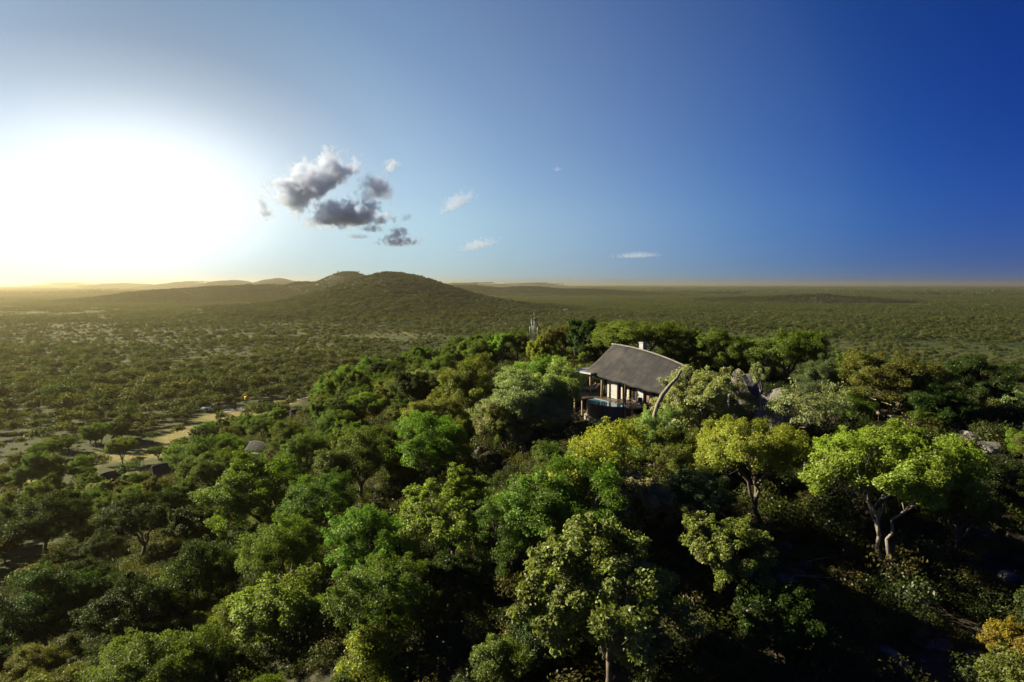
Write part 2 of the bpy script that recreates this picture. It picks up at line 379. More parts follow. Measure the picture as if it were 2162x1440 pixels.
PROTO = {}
def make_proto(key, seed, R, zc, Rz, nlobe, lobe_r, nclump, per, L, W, clump_r=0.45, trunk_h=1.6, trunk_r=0.17, stems=1, lean=0.0, low=0.35, barkm=None, up=0.6, gap=0.0, twigs=True, trunk_path=None):
    rng = np.random.default_rng(seed)
    cc = np.array([0, 0, zc*0.9])
    # lobes over the upper envelope
    lob = []; k = 0
    while len(lob) < nlobe and k < 4000:
        k += 1
        d = rng.normal(size=3); d /= np.linalg.norm(d)
        if d[2] < -low: continue
        q = rng.uniform(0.35, 0.72) if rng.random() < 0.85 else rng.uniform(0, 0.3)
        c = np.array([d[0]*R*q, d[1]*R*q, zc+d[2]*Rz*q])
        if all(np.linalg.norm((c-o[0])/[R, R, Rz]) > 0.30 for o in lob) or k > 1500: lob.append((c, lobe_r*rng.uniform(0.72, 1.18)))
    # stray outer sprays that break the outline
    cen = []; rad = []; ton = []; own = []
    lt = rng.random(len(lob))*0.35
    for i in range(nclump):
        li = rng.integers(len(lob)); c, lr = lob[li]
        for _ in range(30):
            d = rng.normal(size=3); d /= np.linalg.norm(d)
            if d[2] < -0.55: continue
            if rng.random() < 0.45 and np.dot(d, (c-cc)) < 0: continue
            p = c + d*lr*R*np.array([1, 1, min(1, Rz/R+0.25)])*rng.uniform(0.6, 1.06)
            if p[2] > zc-Rz*low*1.6: break
        if rng.random() < gap: continue
        cen.append(p); rad.append(clump_r*rng.uniform(0.6, 1.25)); ton.append(0.25+lt[li]+rng.random()*0.3); own.append(li)
    cen = np.array(cen); rad = np.array(rad); ton = np.array(ton)
    sp = cen[rng.integers(len(cen), size=len(cen)//3)]; spd = (sp-cc)/np.linalg.norm(sp-cc, axis=1)[:, None]
    spc = sp+spd*clump_r*rng.uniform(0.7, 1.3, size=(len(sp), 1))
    v, f, t = leaf_cloud(rng, cen, rad, per, L, W, cc, tones=ton, up=up)
    v2, f2, t2 = leaf_cloud(rng, spc, np.full(len(spc), clump_r*0.45), max(6, per//5), L, W, cc, tones=np.full(len(spc), 0.6), up=up)
    f = np.vstack([f, f2+len(v)]); v = np.vstack([v, v2]); t = np.r_[t, t2]
    crown = np_mesh(key+'_crown', v, f, LEAF, False, {'tone': t})
    mb = MB(); bm = barkm or BARK
    base = []
    for sidx in range(stems):
        a = rng.random()*6.28; off = 0.0 if stems == 1 else 0.35*R*0.35
        b0 = np.array([math.cos(a)*off*0.5, math.sin(a)*off*0.5, -0.6])
        b1 = np.array([math.cos(a)*off*1.6+lean*trunk_h, math.sin(a)*off*1.6, trunk_h*rng.uniform(0.85, 1.15)])
        if trunk_path is not None: pts = np.array(trunk_path, float); b1 = pts[-1]
        else: pts = curve_pts(b0, b1, 5, 0, rng, 0.05)
        rr = np.linspace(trunk_r*1.35, trunk_r*0.8, len(pts)); rr[0] *= 1.25
        mb.tube(pts, rr, 8); base.append(b1)
    base = np.array(base)
    # main limbs split towards groups of lobes, lesser limbs run on to each lobe
    az = np.array([math.atan2(c[1], c[0]) for c, _ in lob]) + rng.random()*6.28; ng_ = 2 if len(lob) < 8 else int(rng.integers(3, 6))
    grp = np.floor((az % 6.2832)/6.2832*ng_).astype(int)
    for gi in range(ng_):
        mem = [i for i in range(len(lob)) if grp[i] == gi]
        if not mem: continue
        gc = np.mean([lob[i][0] for i in mem], axis=0); b = base[np.argmin(np.linalg.norm(base-gc, axis=1))]
        fork = b+(gc-b)*rng.uniform(0.40, 0.62) + rng.normal(size=3)*0.12
        ml = curve_pts(b, fork, 5, 0.0, rng, 0.06); mb.tube(ml, np.linspace(trunk_r*0.78, trunk_r*0.48, 5), 7)
        for li in mem:
            c, lr = lob[li]; tip = c - np.array([0, 0, lr*R*0.25]); st = ml[-1] if rng.random() < 0.65 else ml[3]
            pts = curve_pts(st, tip, 5, -0.04*R, rng, 0.06)
            mb.tube(pts, np.linspace(trunk_r*0.40, trunk_r*0.16, 5), 5)
            if twigs:
                ids = [i for i, o in enumerate(own) if o == li][:9]
                for i in ids:
                    s0 = pts[rng.integers(2, 5)]
                    mb.tube(curve_pts(s0, cen[i], 4, 0, rng, 0.06), np.linspace(trunk_r*0.15, trunk_r*0.05, 4), 4, cap=False)
    me = bpy.data.meshes.new(key+'_trunk'); me.from_pydata(mb.v, [], mb.f); me.update(); me.polygons.foreach_set('use_smooth', np.ones(len(me.polygons), bool)); me.materials.append(bm)
    lo, hi = v.min(0), v.max(0)
    q = np.percentile(v, [0.8, 99.2], axis=0); width = float(((q[1]-q[0])[0]+(q[1]-q[0])[1])/2)*1.03
    PROTO[key] = dict(crown=crown, trunk=me, width=width, c=float((q[0][2]+q[1][2])/2)/width, h=float(hi[2]))

#              key      seed  R    zc   Rz  nl lobe  ncl per   L     W
make_proto('dome_a',    1, 3.5, 3.3, 2.7, 15, 0.36, 170, 330, 0.115, 0.058, 0.50, low=0.7)
make_proto('dome_b',    2, 3.4, 3.3, 2.5, 12, 0.40, 150, 350, 0.115, 0.058, 0.54, low=0.7)
make_proto('dome_c',    3, 3.6, 3.2, 2.7, 20, 0.30, 180, 310, 0.115, 0.055, 0.48, low=0.75)
make_proto('dome_d',    4, 3.2, 3.2, 2.5, 11, 0.42, 140, 360, 0.105, 0.05, 0.54, low=0.75)
make_proto('wide_a',    5, 4.6, 3.6, 2.0, 18, 0.28, 190, 320, 0.12, 0.058, 0.54, low=0.4)
make_proto('wide_b',    6, 4.8, 4.2, 1.9, 20, 0.26, 190, 320, 0.12, 0.058, 0.52, low=0.25, trunk_h=1.6)
make_proto('open_a',    7, 3.7, 4.0, 2.9, 22, 0.27, 210, 190, 0.17, 0.09, 0.46, gap=0.05, trunk_h=1.7, up=0.5, low=0.65, trunk_r=0.15)
make_proto('open_b',    8, 3.4, 3.6, 2.7, 18, 0.28, 180, 190, 0.16, 0.085, 0.46, gap=0.08, trunk_h=1.5, up=0.5, low=0.65, trunk_r=0.14)
make_proto('bush_a',    9, 2.2, 1.5, 1.6, 11, 0.40, 100, 240, 0.11, 0.058, 0.42, trunk_h=0.5, trunk_r=0.06, stems=4, low=0.7)
make_proto('bush_b',   10, 2.4, 1.5, 1.5, 15, 0.34, 110, 220, 0.12, 0.065, 0.40, trunk_h=0.5, trunk_r=0.06, stems=4, low=0.7, gap=0.06)
make_proto('shrub_a',  11, 3.0, 2.6, 2.3, 18, 0.30, 170, 210, 0.12, 0.052, 0.46, trunk_h=0.9, trunk_r=0.08, stems=3, low=0.7, gap=0.06, up=0.4)
make_proto('shrub_b',  12, 2.8, 2.7, 2.5, 14, 0.35, 150, 230, 0.12, 0.052, 0.48, trunk_h=0.9, trunk_r=0.08, stems=3, low=0.75, gap=0.04, up=0.4)
make_proto('sparse_a', 13, 3.0, 2.5, 1.9, 16, 0.34, 130, 45, 0.12, 0.06, 0.34, trunk_h=0.8, trunk_r=0.09, stems=3, low=0.5, up=0.4)
make_proto('twin_a',   14, 4.2, 4.8, 2.3, 22, 0.27, 220, 300, 0.125, 0.062, 0.50, trunk_h=2.3, trunk_r=0.095, stems=2, low=0.35, barkm=PALE)
make_proto('pole_a',   15, 1.1, 4.6, 0.75, 5, 0.5, 30, 220, 0.10, 0.05, 0.30, trunk_h=3.6, trunk_r=0.06, low=0.2, barkm=PALE)
make_proto('lean_a',   16, 3.6, 3.3, 2.7, 20, 0.30, 190, 230, 0.14, 0.075, 0.48, trunk_h=1.2, trunk_r=0.17, low=0.65, gap=0.03, barkm=PALE)

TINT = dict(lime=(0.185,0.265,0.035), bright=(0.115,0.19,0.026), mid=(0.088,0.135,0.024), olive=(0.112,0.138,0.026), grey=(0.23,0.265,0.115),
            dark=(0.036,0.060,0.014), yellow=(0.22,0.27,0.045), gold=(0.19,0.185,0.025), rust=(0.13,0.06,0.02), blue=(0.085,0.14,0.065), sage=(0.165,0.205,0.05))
WORD = dict(lime='lime green', bright='bright green', mid='mid green', olive='olive green', grey='grey green', dark='dark green', yellow='yellow green', gold='golden green', rust='rusty brown', blue='bluish green', sage='pale green')
FORM = dict(dome='round-topped tree', wide='flat-spreading tree', open='loose-crowned tree', bush='low bush', shrub='many-stemmed shrub', sparse='half-bare shrub', twin='twin-trunked tree', pole='thin pole-stemmed tree', lean='leaning tree')
NAME = dict(dome='round_tree', wide='spreading_tree', open='loose_tree', bush='bush', shrub='shrub', sparse='bare_shrub', twin='twin_trunk_tree', pole='pole_tree', lean='leaning_tree')
TREES = []           # x, y, half width, px, py, short label
rt = random.Random(77)
def put_tree(key, x, y, width, tint, label, group=None, sz=1.0, rot=None, sink=0.0, cat=None, parts=True):
    P = PROTO[key]; s = width/P['width']; k = key.split('_')[0]
    root = link(NAME[k], None, None, (x, y, ground1(x, y)-0.05-sink), (0, 0, rt.random()*6.283 if rot is None else rot), (s, s, s*sz))
    root.empty_display_size = 0.5
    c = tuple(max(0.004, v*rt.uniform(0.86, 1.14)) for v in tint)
    cr_ = link('crown', P['crown'], root); cr_.color = (*c, 1)
    link('trunk', P['trunk'], root)
    tag(root, label, cat or ('bush' if k == 'bush' else 'shrub' if k in ('shrub', 'sparse') else 'tree'), group)
    return root

# trees and bushes one can pick out in the photograph: crown centre column, crown top row, crown width, kind, tint, height factor, what singles it out
HAND = [
 (1290,1070,350,'open_a','sage',1.05,'broad loose-leaved tree with dark upright trunk, foreground centre'),
 (1525,1085,190,'open_b','sage',1.0,'paler loose tree touching the broad foreground tree, over the dark rocks'),
 (1885,885,320,'twin_a','lime',1.0,'lime dome tree on two pale trunks above the rocky slope'),
 (1600,880,240,'wide_b','lime',1.15,'lime umbrella tree on a forked pale trunk below the grey boulders'),
 (2150,1310,130,'bush_b','gold',1.1,'golden bush cut by the picture edge among dark rocks'),
 (1270,875,230,'shrub_b','yellow',1.0,'yellow green crown directly below the curved pool wall'),
 (1180,955,240,'dome_b','bright',1.05,'bright dome with dark branches showing, below the yellow crown'),
 (1330,985,190,'open_b','grey',1.0,'grey leaved loose tree between the bright dome and broad foreground tree'),
 (1440,900,130,'shrub_a','olive',1.0,'dull olive shrub under the tree beside the house'),
 (1068,838,120,'shrub_a','grey',1.0,'pale soft shrub at the lower left of the big grey shrub on the cliff'),
 (1150,815,120,'shrub_b','grey',1.0,'pale shrub between the big grey shrub and the pool'),
 (1385,850,105,'shrub_a','grey',0.9,'pale grey shrub at the right end of the pool'),
 (1485,768,178,'lean_a','grey',1.0,'pale green tree with thick leaning trunk beside the thatched house'),
 (1110,775,190,'shrub_b','grey',1.1,'big soft grey green shrub on the cliff left of the house'),
 (1178,752,112,'shrub_a','grey',1.1,'grey shrub reaching up to the metal canopy'),
 (1145,745,110,'wide_a','lime',1.0,'lit flat crown behind the grey shrubs left of the roof'),
 (1062,865,90,'open_b','olive',1.1,'small tree on the cliff edge with its trunk among rocks'),
 (1360,672,210,'wide_b','olive',1.0,'wide spreading tree right behind the thatched ridge'),
 (1455,680,100,'dome_c','olive',1.0,'rounded tree just right of the chimney'),
 (1535,688,116,'dome_a','mid',1.0,'leafy dome tree behind the house, first to its right'),
 (1665,690,165,'wide_a','mid',1.1,'large spreading dome tree behind the big boulders'),
 (1245,665,90,'open_a','dark',1.0,'dark ragged tree on the ridge beyond the roof'),
 (1215,648,60,'open_b','dark',1.2,'spiky dark tree highest on the ridge, by the far white hut'),
 (1185,682,75,'wide_b','olive',1.0,'small spreading tree between the masts and the roof'),
 (1143,700,60,'open_a','lime',1.0,'sunlit lime tree beside the dark ridge boulder'),
 (1092,690,70,'dome_d','mid',1.0,'rounded tree at the foot of the masts'),
 (1062,700,50,'open_b','lime',1.0,'small lit tree on the ridge left of the masts'),
 (1608,762,42,'pole_a','grey',1.0,'little ball-headed tree on a thin pale stem beside boulders'),
 (1740,745,100,'dome_d','blue',0.9,'smooth bluish dome tree behind the half-bare shrub'),
 (1812,738,95,'open_b','olive',1.0,'ragged olive tree between the bluish dome and broad dark dome'),
 (1905,733,190,'dome_b','olive',1.0,'broad dark dome tree above the right end of the boardwalk'),
 (1722,795,180,'sparse_a','grey',1.0,'half-bare grey shrub full of branches beside the boulders'),
 (1800,820,90,'shrub_a','mid',0.9,'leafy shrub at the left end of the wooden walkway'),
 (1945,865,100,'bush_a','mid',0.7,'clipped-looking low green bush below the walkway'),
 (1000,745,125,'shrub_b','olive',1.1,'tall shadowy shrub left of the black cliff rocks'),
 (925,822,140,'dome_c','sage',0.9,'olive dome on the slope under the cliff'),
 (1018,822,40,'bush_a','lime',1.0,'tiny bright bush alone on the dark cliff'),
 (915,866,160,'dome_a','bright',1.0,'vivid green tree in the gully left of the cliff'),
 (760,900,180,'wide_a','mid',1.2,'large green dome in the middle of the left slope'),
 (640,905,95,'dome_d','mid',1.0,'small dome left of the large green slope dome'),
 (545,945,210,'dome_c','bright',0.9,'broad bright crown below the dark hut with steel roof'),
 (670,985,160,'dome_b','mid',1.0,'shaded dome between the broad bright crown and vivid ball tree'),
 (605,1073,165,'dome_d','bright',1.1,'vivid ball-shaped tree standing clear on the left slope'),
 (795,1065,200,'dome_a','bright',1.0,'vivid green dome right of the ball-shaped tree'),
 (815,1158,220,'dome_b','olive',1.0,'fine-leaved olive dome with dark forked trunk, lower left centre'),
 (955,985,220,'open_a','sage',0.9,'wide olive tree above the gully, centre'),
 (1070,1045,150,'shrub_b','mid',1.1,'drooping shaded tree left of the broad foreground tree'),
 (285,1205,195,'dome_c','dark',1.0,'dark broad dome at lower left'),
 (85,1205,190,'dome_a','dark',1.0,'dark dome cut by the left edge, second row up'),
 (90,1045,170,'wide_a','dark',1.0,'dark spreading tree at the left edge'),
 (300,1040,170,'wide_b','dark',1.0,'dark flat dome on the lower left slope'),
 (590,1220,200,'bush_b','sage',1.0,'sunlit yellowish bush group tallest at lower left'),
 (480,1265,120,'bush_a','olive',1.0,'sunlit small bush beside the dry grass at lower left'),
 (330,1330,250,'wide_a','olive',1.1,'wide olive crown cut by the bottom edge at left'),
 (770,1322,175,'bush_a','yellow',1.0,'sunlit bush at the bottom edge below the olive dome'),
 (1060,1345,150,'bush_b','olive',1.0,'round bush at the bottom edge left of the broad tree trunk'),
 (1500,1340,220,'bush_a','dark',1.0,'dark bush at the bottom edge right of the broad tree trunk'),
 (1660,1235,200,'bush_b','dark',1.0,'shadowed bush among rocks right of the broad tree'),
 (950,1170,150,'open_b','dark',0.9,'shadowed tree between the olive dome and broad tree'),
 (520,1110,90,'bush_b','blue',1.0,'bluish shaded bush left of the vivid ball tree'),
 (410,1070,120,'open_b','dark',1.0,'dark ragged tree left of the bluish bush'),
 (1480,980,150,'shrub_a','blue',1.0,'blue grey shrub under the lime umbrella tree'),
 (790,868,30,'bush_a','rust',1.0,'rusty brown dead bush on the left slope'),
 (690,968,36,'bush_a','rust',1.2,'rusty dry bush beside the large slope dome'),
 (430,915,130,'wide_a','mid',1.1,'flat green crown right of the oval dark hut roof'),
 (460,950,140,'wide_b','mid',1.1,'second flat crown below the hut with steel canopy'),
 (255,925,60,'wide_b','olive',1.2,'lone umbrella tree in the yellow grass clearing'),
 (600,878,90,'dome_d','mid',1.0,'dome beside the dark hut farthest up the left slope'),
 (2030,1010,160,'open_b','olive',1.0,'shaded tree at right behind the twin trunks'),
 (2110,955,130,'dome_c','dark',1.0,'dark tree at the right edge above the rocks'),
 (2080,745,150,'dome_a','dark',1.0,'dark dome at the right edge behind the walkway rail'),
 (1990,800,120,'shrub_b','dark',1.0,'dark shrub right of the broad dark dome tree'),
]
KEEP_HAND = []
START = {'wide spreading tree right behind':95,'rounded tree just right of the chimney':93,'leafy dome tree behind the house':88,'large spreading dome':84,'dark ragged tree on the ridge':108,
 'spiky dark tree':118,'small spreading tree between the masts':112,'sunlit lime tree beside':112,'rounded tree at the foot of the masts':128,'small lit tree on the ridge':128,'lit flat crown behind':90,
 'smooth bluish dome':72,'ragged olive tree between':70,'broad dark dome tree above':66,'dark dome at the right edge behind':70,'dark shrub right of the broad':62,'half-bare grey shrub':58,'little ball-headed':60,
 'pale green tree with thick leaning':64,'big soft grey':78,'pale soft shrub at the lower left':75,'pale shrub between the big grey':77,'pale grey shrub at the right end':57,'grey shrub reaching':80}
for (cx, cy_, w, key, tint, sz, lab) in HAND:
    P = PROTO[key]
    d0 = [v for k, v in START.items() if lab.startswith(k)]; hr = P['h']/P['width']
    if d0:
        dep = d0[0]; r = ray(cx, cy_); x, y, zt = r.x*dep, r.y*dep, CAMZ+r.z*dep; wm = w*dep/FPX; z = ground1(x, y)
        sz = min(1.7, max(0.55, (zt-z)/(hr*wm)))
    else:
        x, y, z, dep = hit(cx, cy_, lambda d: hr*w*d/FPX*sz); wm = w*dep/FPX
    cy_ = 0.5*(cy_ + min(cy_+0.75*w*sz, project(x, y, z)[1]))
    # keep real sizes believable
    put_tree(key, x, y, wm, TINT[tint], lab, sz=sz)
    TREES.append((x, y, wm/2, cx, cy_, lab)); KEEP_HAND.append((cx, cy_, lab, w, dep, sz))
    print('SIZE', lab, round(wm, 1), 'm at', round(dep), round(sz, 2))
#@@FILL
# ------------------------------------------------------------------ the rest of the hillside wood
HO = Vector((11.9, 83.1, 36.2)); HROT = math.atan2(-0.848, 0.53)
HU = (0.53, -0.848)
def house_local(x, y):
    dx, dy = x-HO.x, y-HO.y; return dx*HU[0]+dy*HU[1], -(dx*0.848+dy*0.53)*-1
def blocked(x, y, r):
    a, b = house_local(x, y)
    if -5.5-r < a < 11+r and -6.5-r < b < 9+r*0.6: return True         # house, deck and pool
    px, py, dep = project(x, y, ground1(x, y)+1.5*r)
    if 1100 < px < 1400 and 700 < py < 900 and dep < 84: return True     # open view to the house front
    if 1400 < px < 1660 and 770 < py < 900 and dep < 75: return True
    if 1440 < px < 2170 and 1060 < py and rt.random() < 0.88: return True  # bare rocky slope
    if 1960 < px < 2170 and 850 < py < 1010 and dep < 75 and rt.random() < 0.9: return True
    if 1020 < px < 1100 and 830 < py < 1000: return True                 # cliff
    return False
_ON = 'first second third fourth fifth sixth seventh eighth ninth tenth eleventh twelfth thirteenth fourteenth fifteenth sixteenth seventeenth eighteenth nineteenth twentieth'.split()
ORD = _ON + ['twenty-'+o for o in _ON[:9]] + ['thirtieth'] + ['thirty-'+o for o in _ON[:9]]
SKYL = [(0,0),(600,800),(700,790),(880,735),(1000,697),(1060,690),(1150,690),(1180,685),(1300,674),(1460,680),(1600,700),(1750,722),(1830,745),(1900,740),(2000,800),(2300,830)]
# open sight lines the photograph shows to the huts and the pond
VIEWS = [(352,990,70,40,400),(545,938,64,36,400),(632,862,50,24,400),(232,998,44,24,400),(560,850,60,18,400),(455,872,110,22,400),(521,852,24,18,400),(1580,805,60,40,75),(1640,855,60,60,66),(2040,915,130,90,60)]
rf = random.Random(5)
FILL = []
def try_fill(x, y, w, spread=0.57):
    r = w/2
    gz = ground1(x, y)
    px, py, dep = project(x, y, gz+0.6*w)
    if not (-120 < px < 2280 and 560 < py < 1600 and dep > 16): return
    if blocked(x, y, r): return
    top = project(x, y, gz+(1.08 if x > -5 else 0.9)*w)[1]
    if px > 600 and top < np.interp(px, [q[0] for q in SKYL], [q[1] for q in SKYL]): return
    wp = w/dep*FPX
    for (vx, vy, vw, vh, vd) in VIEWS:
        if dep < vd and abs(px-vx) < 0.5*vw+0.30*wp and abs(py-vy) < 0.5*vh+0.30*wp: return
    for (hx_, hy_, _l, hw_, hd_, hs_) in KEEP_HAND:
        ddx, ddy = abs(px-hx_), abs(py-hy_)
        if dep < hd_ and ddx < 0.48*hw_+0.36*wp and ddy < 0.40*hw_*hs_+0.36*wp: return
        if dep >= hd_ and ddx < 0.34*hw_ and ddy < 0.30*hw_: return
    for (tx, ty, tr, *_r) in TREES:
        if (tx-x)**2+(ty-y)**2 < (spread*(tr+r))**2: return
    FILL.append((x, y, w, px, py, dep, gz)); TREES.append((x, y, r, px, py, ''))
cand = [(i*3.9+rf.uniform(-1.8, 1.8), j*3.9+rf.uniform(-1.8, 1.8)) for i in range(-31, 23) for j in range(4, 59)]
rf.shuffle(cand)
for (x, y) in cand:
    gz = ground1(x, y)
    if gz < 2.0: continue
    big = rf.random()
    try_fill(x, y, rf.uniform(4.8, 7.4) if big < 0.55 else rf.uniform(3.0, 4.8))
for k in range(700):        # big trees along the foot of the hill
    x = rf.uniform(-135, -40); y = rf.uniform(60, 235)
    if ground1(x, y) >= 2.0 or float(clearing(x, y)) > 0.14: continue
    try_fill(x, y, rf.uniform(4.5, 8))
def near_label(px, py, kindword, colword, used):
    # nearest picked-out tree, direction and order make each label its own
    best = sorted(KEEP_HAND, key=lambda t: (t[0]-px)**2+(t[1]-py)**2)[0]
    dx, dy = px-best[0], py-best[1]
    d = ('to the right of' if dx > 0 else 'to the left of') if abs(dx) > abs(dy)*1.2 else ('below' if dy > 0 else 'behind')
    short = best[2]
    for cut in (', ', ' with ', ' between ', ' beside ', ' below ', ' above ', ' at ', ' cut ', ' behind ', ' on ', ' under ', ' left of', ' right of', ' directly'):
        if cut in short and len(short.split(cut)[0].split()) >= 3: short = short.split(cut)[0]
    key = (d, best[2], colword, kindword); used[key] = used.get(key, 0)+1; n = used[key]-1
    head = f'{colword} {kindword}'
    words = (head if n == 0 else f'{ORD[n]} {head}') + f' {d} the {short}'
    w = words.split()
    return ' '.join(w[:16])
used = {}
FILL.sort(key=lambda t: t[5])
nf = 0
for (x, y, w, px, py, dep, gz) in FILL:
    left = sstep(1150, 500, px)
    r = rf.random()
    if w < 4.6: key = rf.choice(['bush_a', 'bush_b', 'shrub_a', 'shrub_b', 'bush_b', 'open_b'])
    else: key = rf.choice(['dome_a', 'dome_b', 'dome_c', 'dome_d', 'wide_a', 'wide_b', 'open_a', 'open_b', 'shrub_b', 'dome_c'])
    tint = rf.choices(['mid', 'dark', 'olive', 'bright', 'grey', 'lime', 'blue'], [4, 3, 3, 2.0, 1.2, 0.7, 0.6])[0]
    if py > 1130 and px < 1250: tint = rf.choices(['mid', 'dark', 'olive'], [2, 5, 2])[0]  # darker leaf tints here imitate the dim lower-left corner of the frame
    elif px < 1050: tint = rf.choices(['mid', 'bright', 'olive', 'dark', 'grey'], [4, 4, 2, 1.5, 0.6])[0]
    k = key.split('_')[0]
    grp = 'trees and bushes of the hillside wood'
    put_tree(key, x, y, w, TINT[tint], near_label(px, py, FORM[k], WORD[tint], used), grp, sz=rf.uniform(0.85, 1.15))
    nf += 1
print('FILL trees', nf)
#@@BUSHVELD
# ------------------------------------------------------------------ geometry-node scatter for what nobody could count
def scatter_object(name, protos, pts, scl, rotz, idx, label):
    """one object whose points carry instances of the given meshes"""
    col = bpy.data.collections.new(name+'_kinds')
    for i, (me, tint) in enumerate(protos):
        o = bpy.data.objects.new(f'{name}_kind_{i:02d}', me); o.color = (*tint, 1); col.objects.link(o)
    me = bpy.data.meshes.new(name); v = np.asarray(pts, np.float32)
    me.vertices.add(len(v)); me.vertices.foreach_set('co', v.ravel())
    a = me.attributes.new('sz', 'FLOAT_VECTOR', 'POINT'); a.data.foreach_set('vector', np.asarray(scl, np.float32).ravel())
    a = me.attributes.new('rz', 'FLOAT', 'POINT'); a.data.foreach_set('value', np.asarray(rotz, np.float32))
    a = me.attributes.new('pick', 'INT', 'POINT'); a.data.foreach_set('value', np.asarray(idx, np.int32))
    me.update(); o = link(name, me)
    ng = bpy.data.node_groups.new(name+'_scatter', 'GeometryNodeTree')
    ng.interface.new_socket('Geometry', in_out='INPUT', socket_type='NodeSocketGeometry'); ng.interface.new_socket('Geometry', in_out='OUTPUT', socket_type='NodeSocketGeometry')
    N = ng.nodes; Lk = ng.links
    gi = N.new('NodeGroupInput'); go = N.new('NodeGroupOutput')
    m2p = N.new('GeometryNodeMeshToPoints'); ci = N.new('GeometryNodeCollectionInfo'); ci.inputs['Collection'].default_value = col
    ci.inputs['Separate Children'].default_value = True; ci.inputs['Reset Children'].default_value = True
    ip = N.new('GeometryNodeInstanceOnPoints'); ip.inputs['Pick Instance'].default_value = True
    def attr(nm, dt):
        n = N.new('GeometryNodeInputNamedAttribute'); n.data_type = dt; n.inputs['Name'].default_value = nm; return n.outputs['Attribute']
    cx = N.new('ShaderNodeCombineXYZ'); Lk.new(attr('rz', 'FLOAT'), cx.inputs['Z'])
    e2r = N.new('FunctionNodeEulerToRotation'); Lk.new(cx.outputs[0], e2r.inputs[0])
    Lk.new(gi.outputs[0], m2p.inputs['Mesh']); Lk.new(m2p.outputs[0], ip.inputs['Points']); Lk.new(ci.outputs[0], ip.inputs['Instance'])
    Lk.new(attr('pick', 'INT'), ip.inputs['Instance Index']); Lk.new(e2r.outputs[0], ip.inputs['Rotation']); Lk.new(attr('sz', 'FLOAT_VECTOR'), ip.inputs['Scale'])
    Lk.new(ip.outputs[0], go.inputs[0])
    md = o.modifiers.new('scatter', 'NODES'); md.node_group = ng
    tag(o, label, kind='stuff'); return o

def far_tree(key, seed, R, zc, Rz, nlobe, lobe_r, n, L, W, mat):
    """light tree crown for the plain: n leaf sprays over lobes, short trunk"""
    rng = np.random.default_rng(seed); c = []; rd = []
    for i in range(nlobe):
        d = rng.normal(size=3); d /= np.linalg.norm(d); d[2] = abs(d[2])*0.9-0.15
        c.append(np.array([d[0]*R*0.6, d[1]*R*0.6, zc+d[2]*Rz*0.6])); rd.append(lobe_r*R*rng.uniform(0.75, 1.2))
    c = np.array(c); rd = np.array(rd)
    v, f, t = leaf_cloud(rng, c, rd, n//nlobe, L, W, np.array([0, 0, zc*0.8]), flat=0.8, tones=0.25+0.5*rng.random(nlobe))
    p = [(x, y, z) for x, y, z in [(-0.12,-0.1,-0.3),(0.12,-0.1,-0.3),(0,0.14,-0.3),(0,0,zc)]]
    f3 = np.array([[0,1,3,3],[1,2,3,3],[2,0,3,3]])
    return np_mesh(key, v, f, mat, False, {'tone': t})
def far_patch(key, seed, size, ntree, R, n, L, W, mat):
    """a patch of woodland seen from far off"""
    rng = np.random.default_rng(seed); vs, fs, ts = [], [], []; o = 0
    for i in range(ntree):
        x, y = rng.uniform(-size/2, size/2, 2); r = R*rng.uniform(0.6, 1.3); k = 5
        c = np.c_[rng.normal(size=(k, 2))*r*0.42+[x, y], r*0.75+rng.random(k)*r*0.5]
        v, f, t = leaf_cloud(rng, c, np.full(k, r*0.55), n//k, L, W, np.array([x, y, 0.0]), flat=0.75, tones=0.2+0.5*rng.random(k))
        vs.append(v); fs.append(f+o); ts.append(t); o += len(v)
    return np_mesh(key, np.vstack(vs), np.vstack(fs), mat, False, {'tone': np.concatenate(ts)})

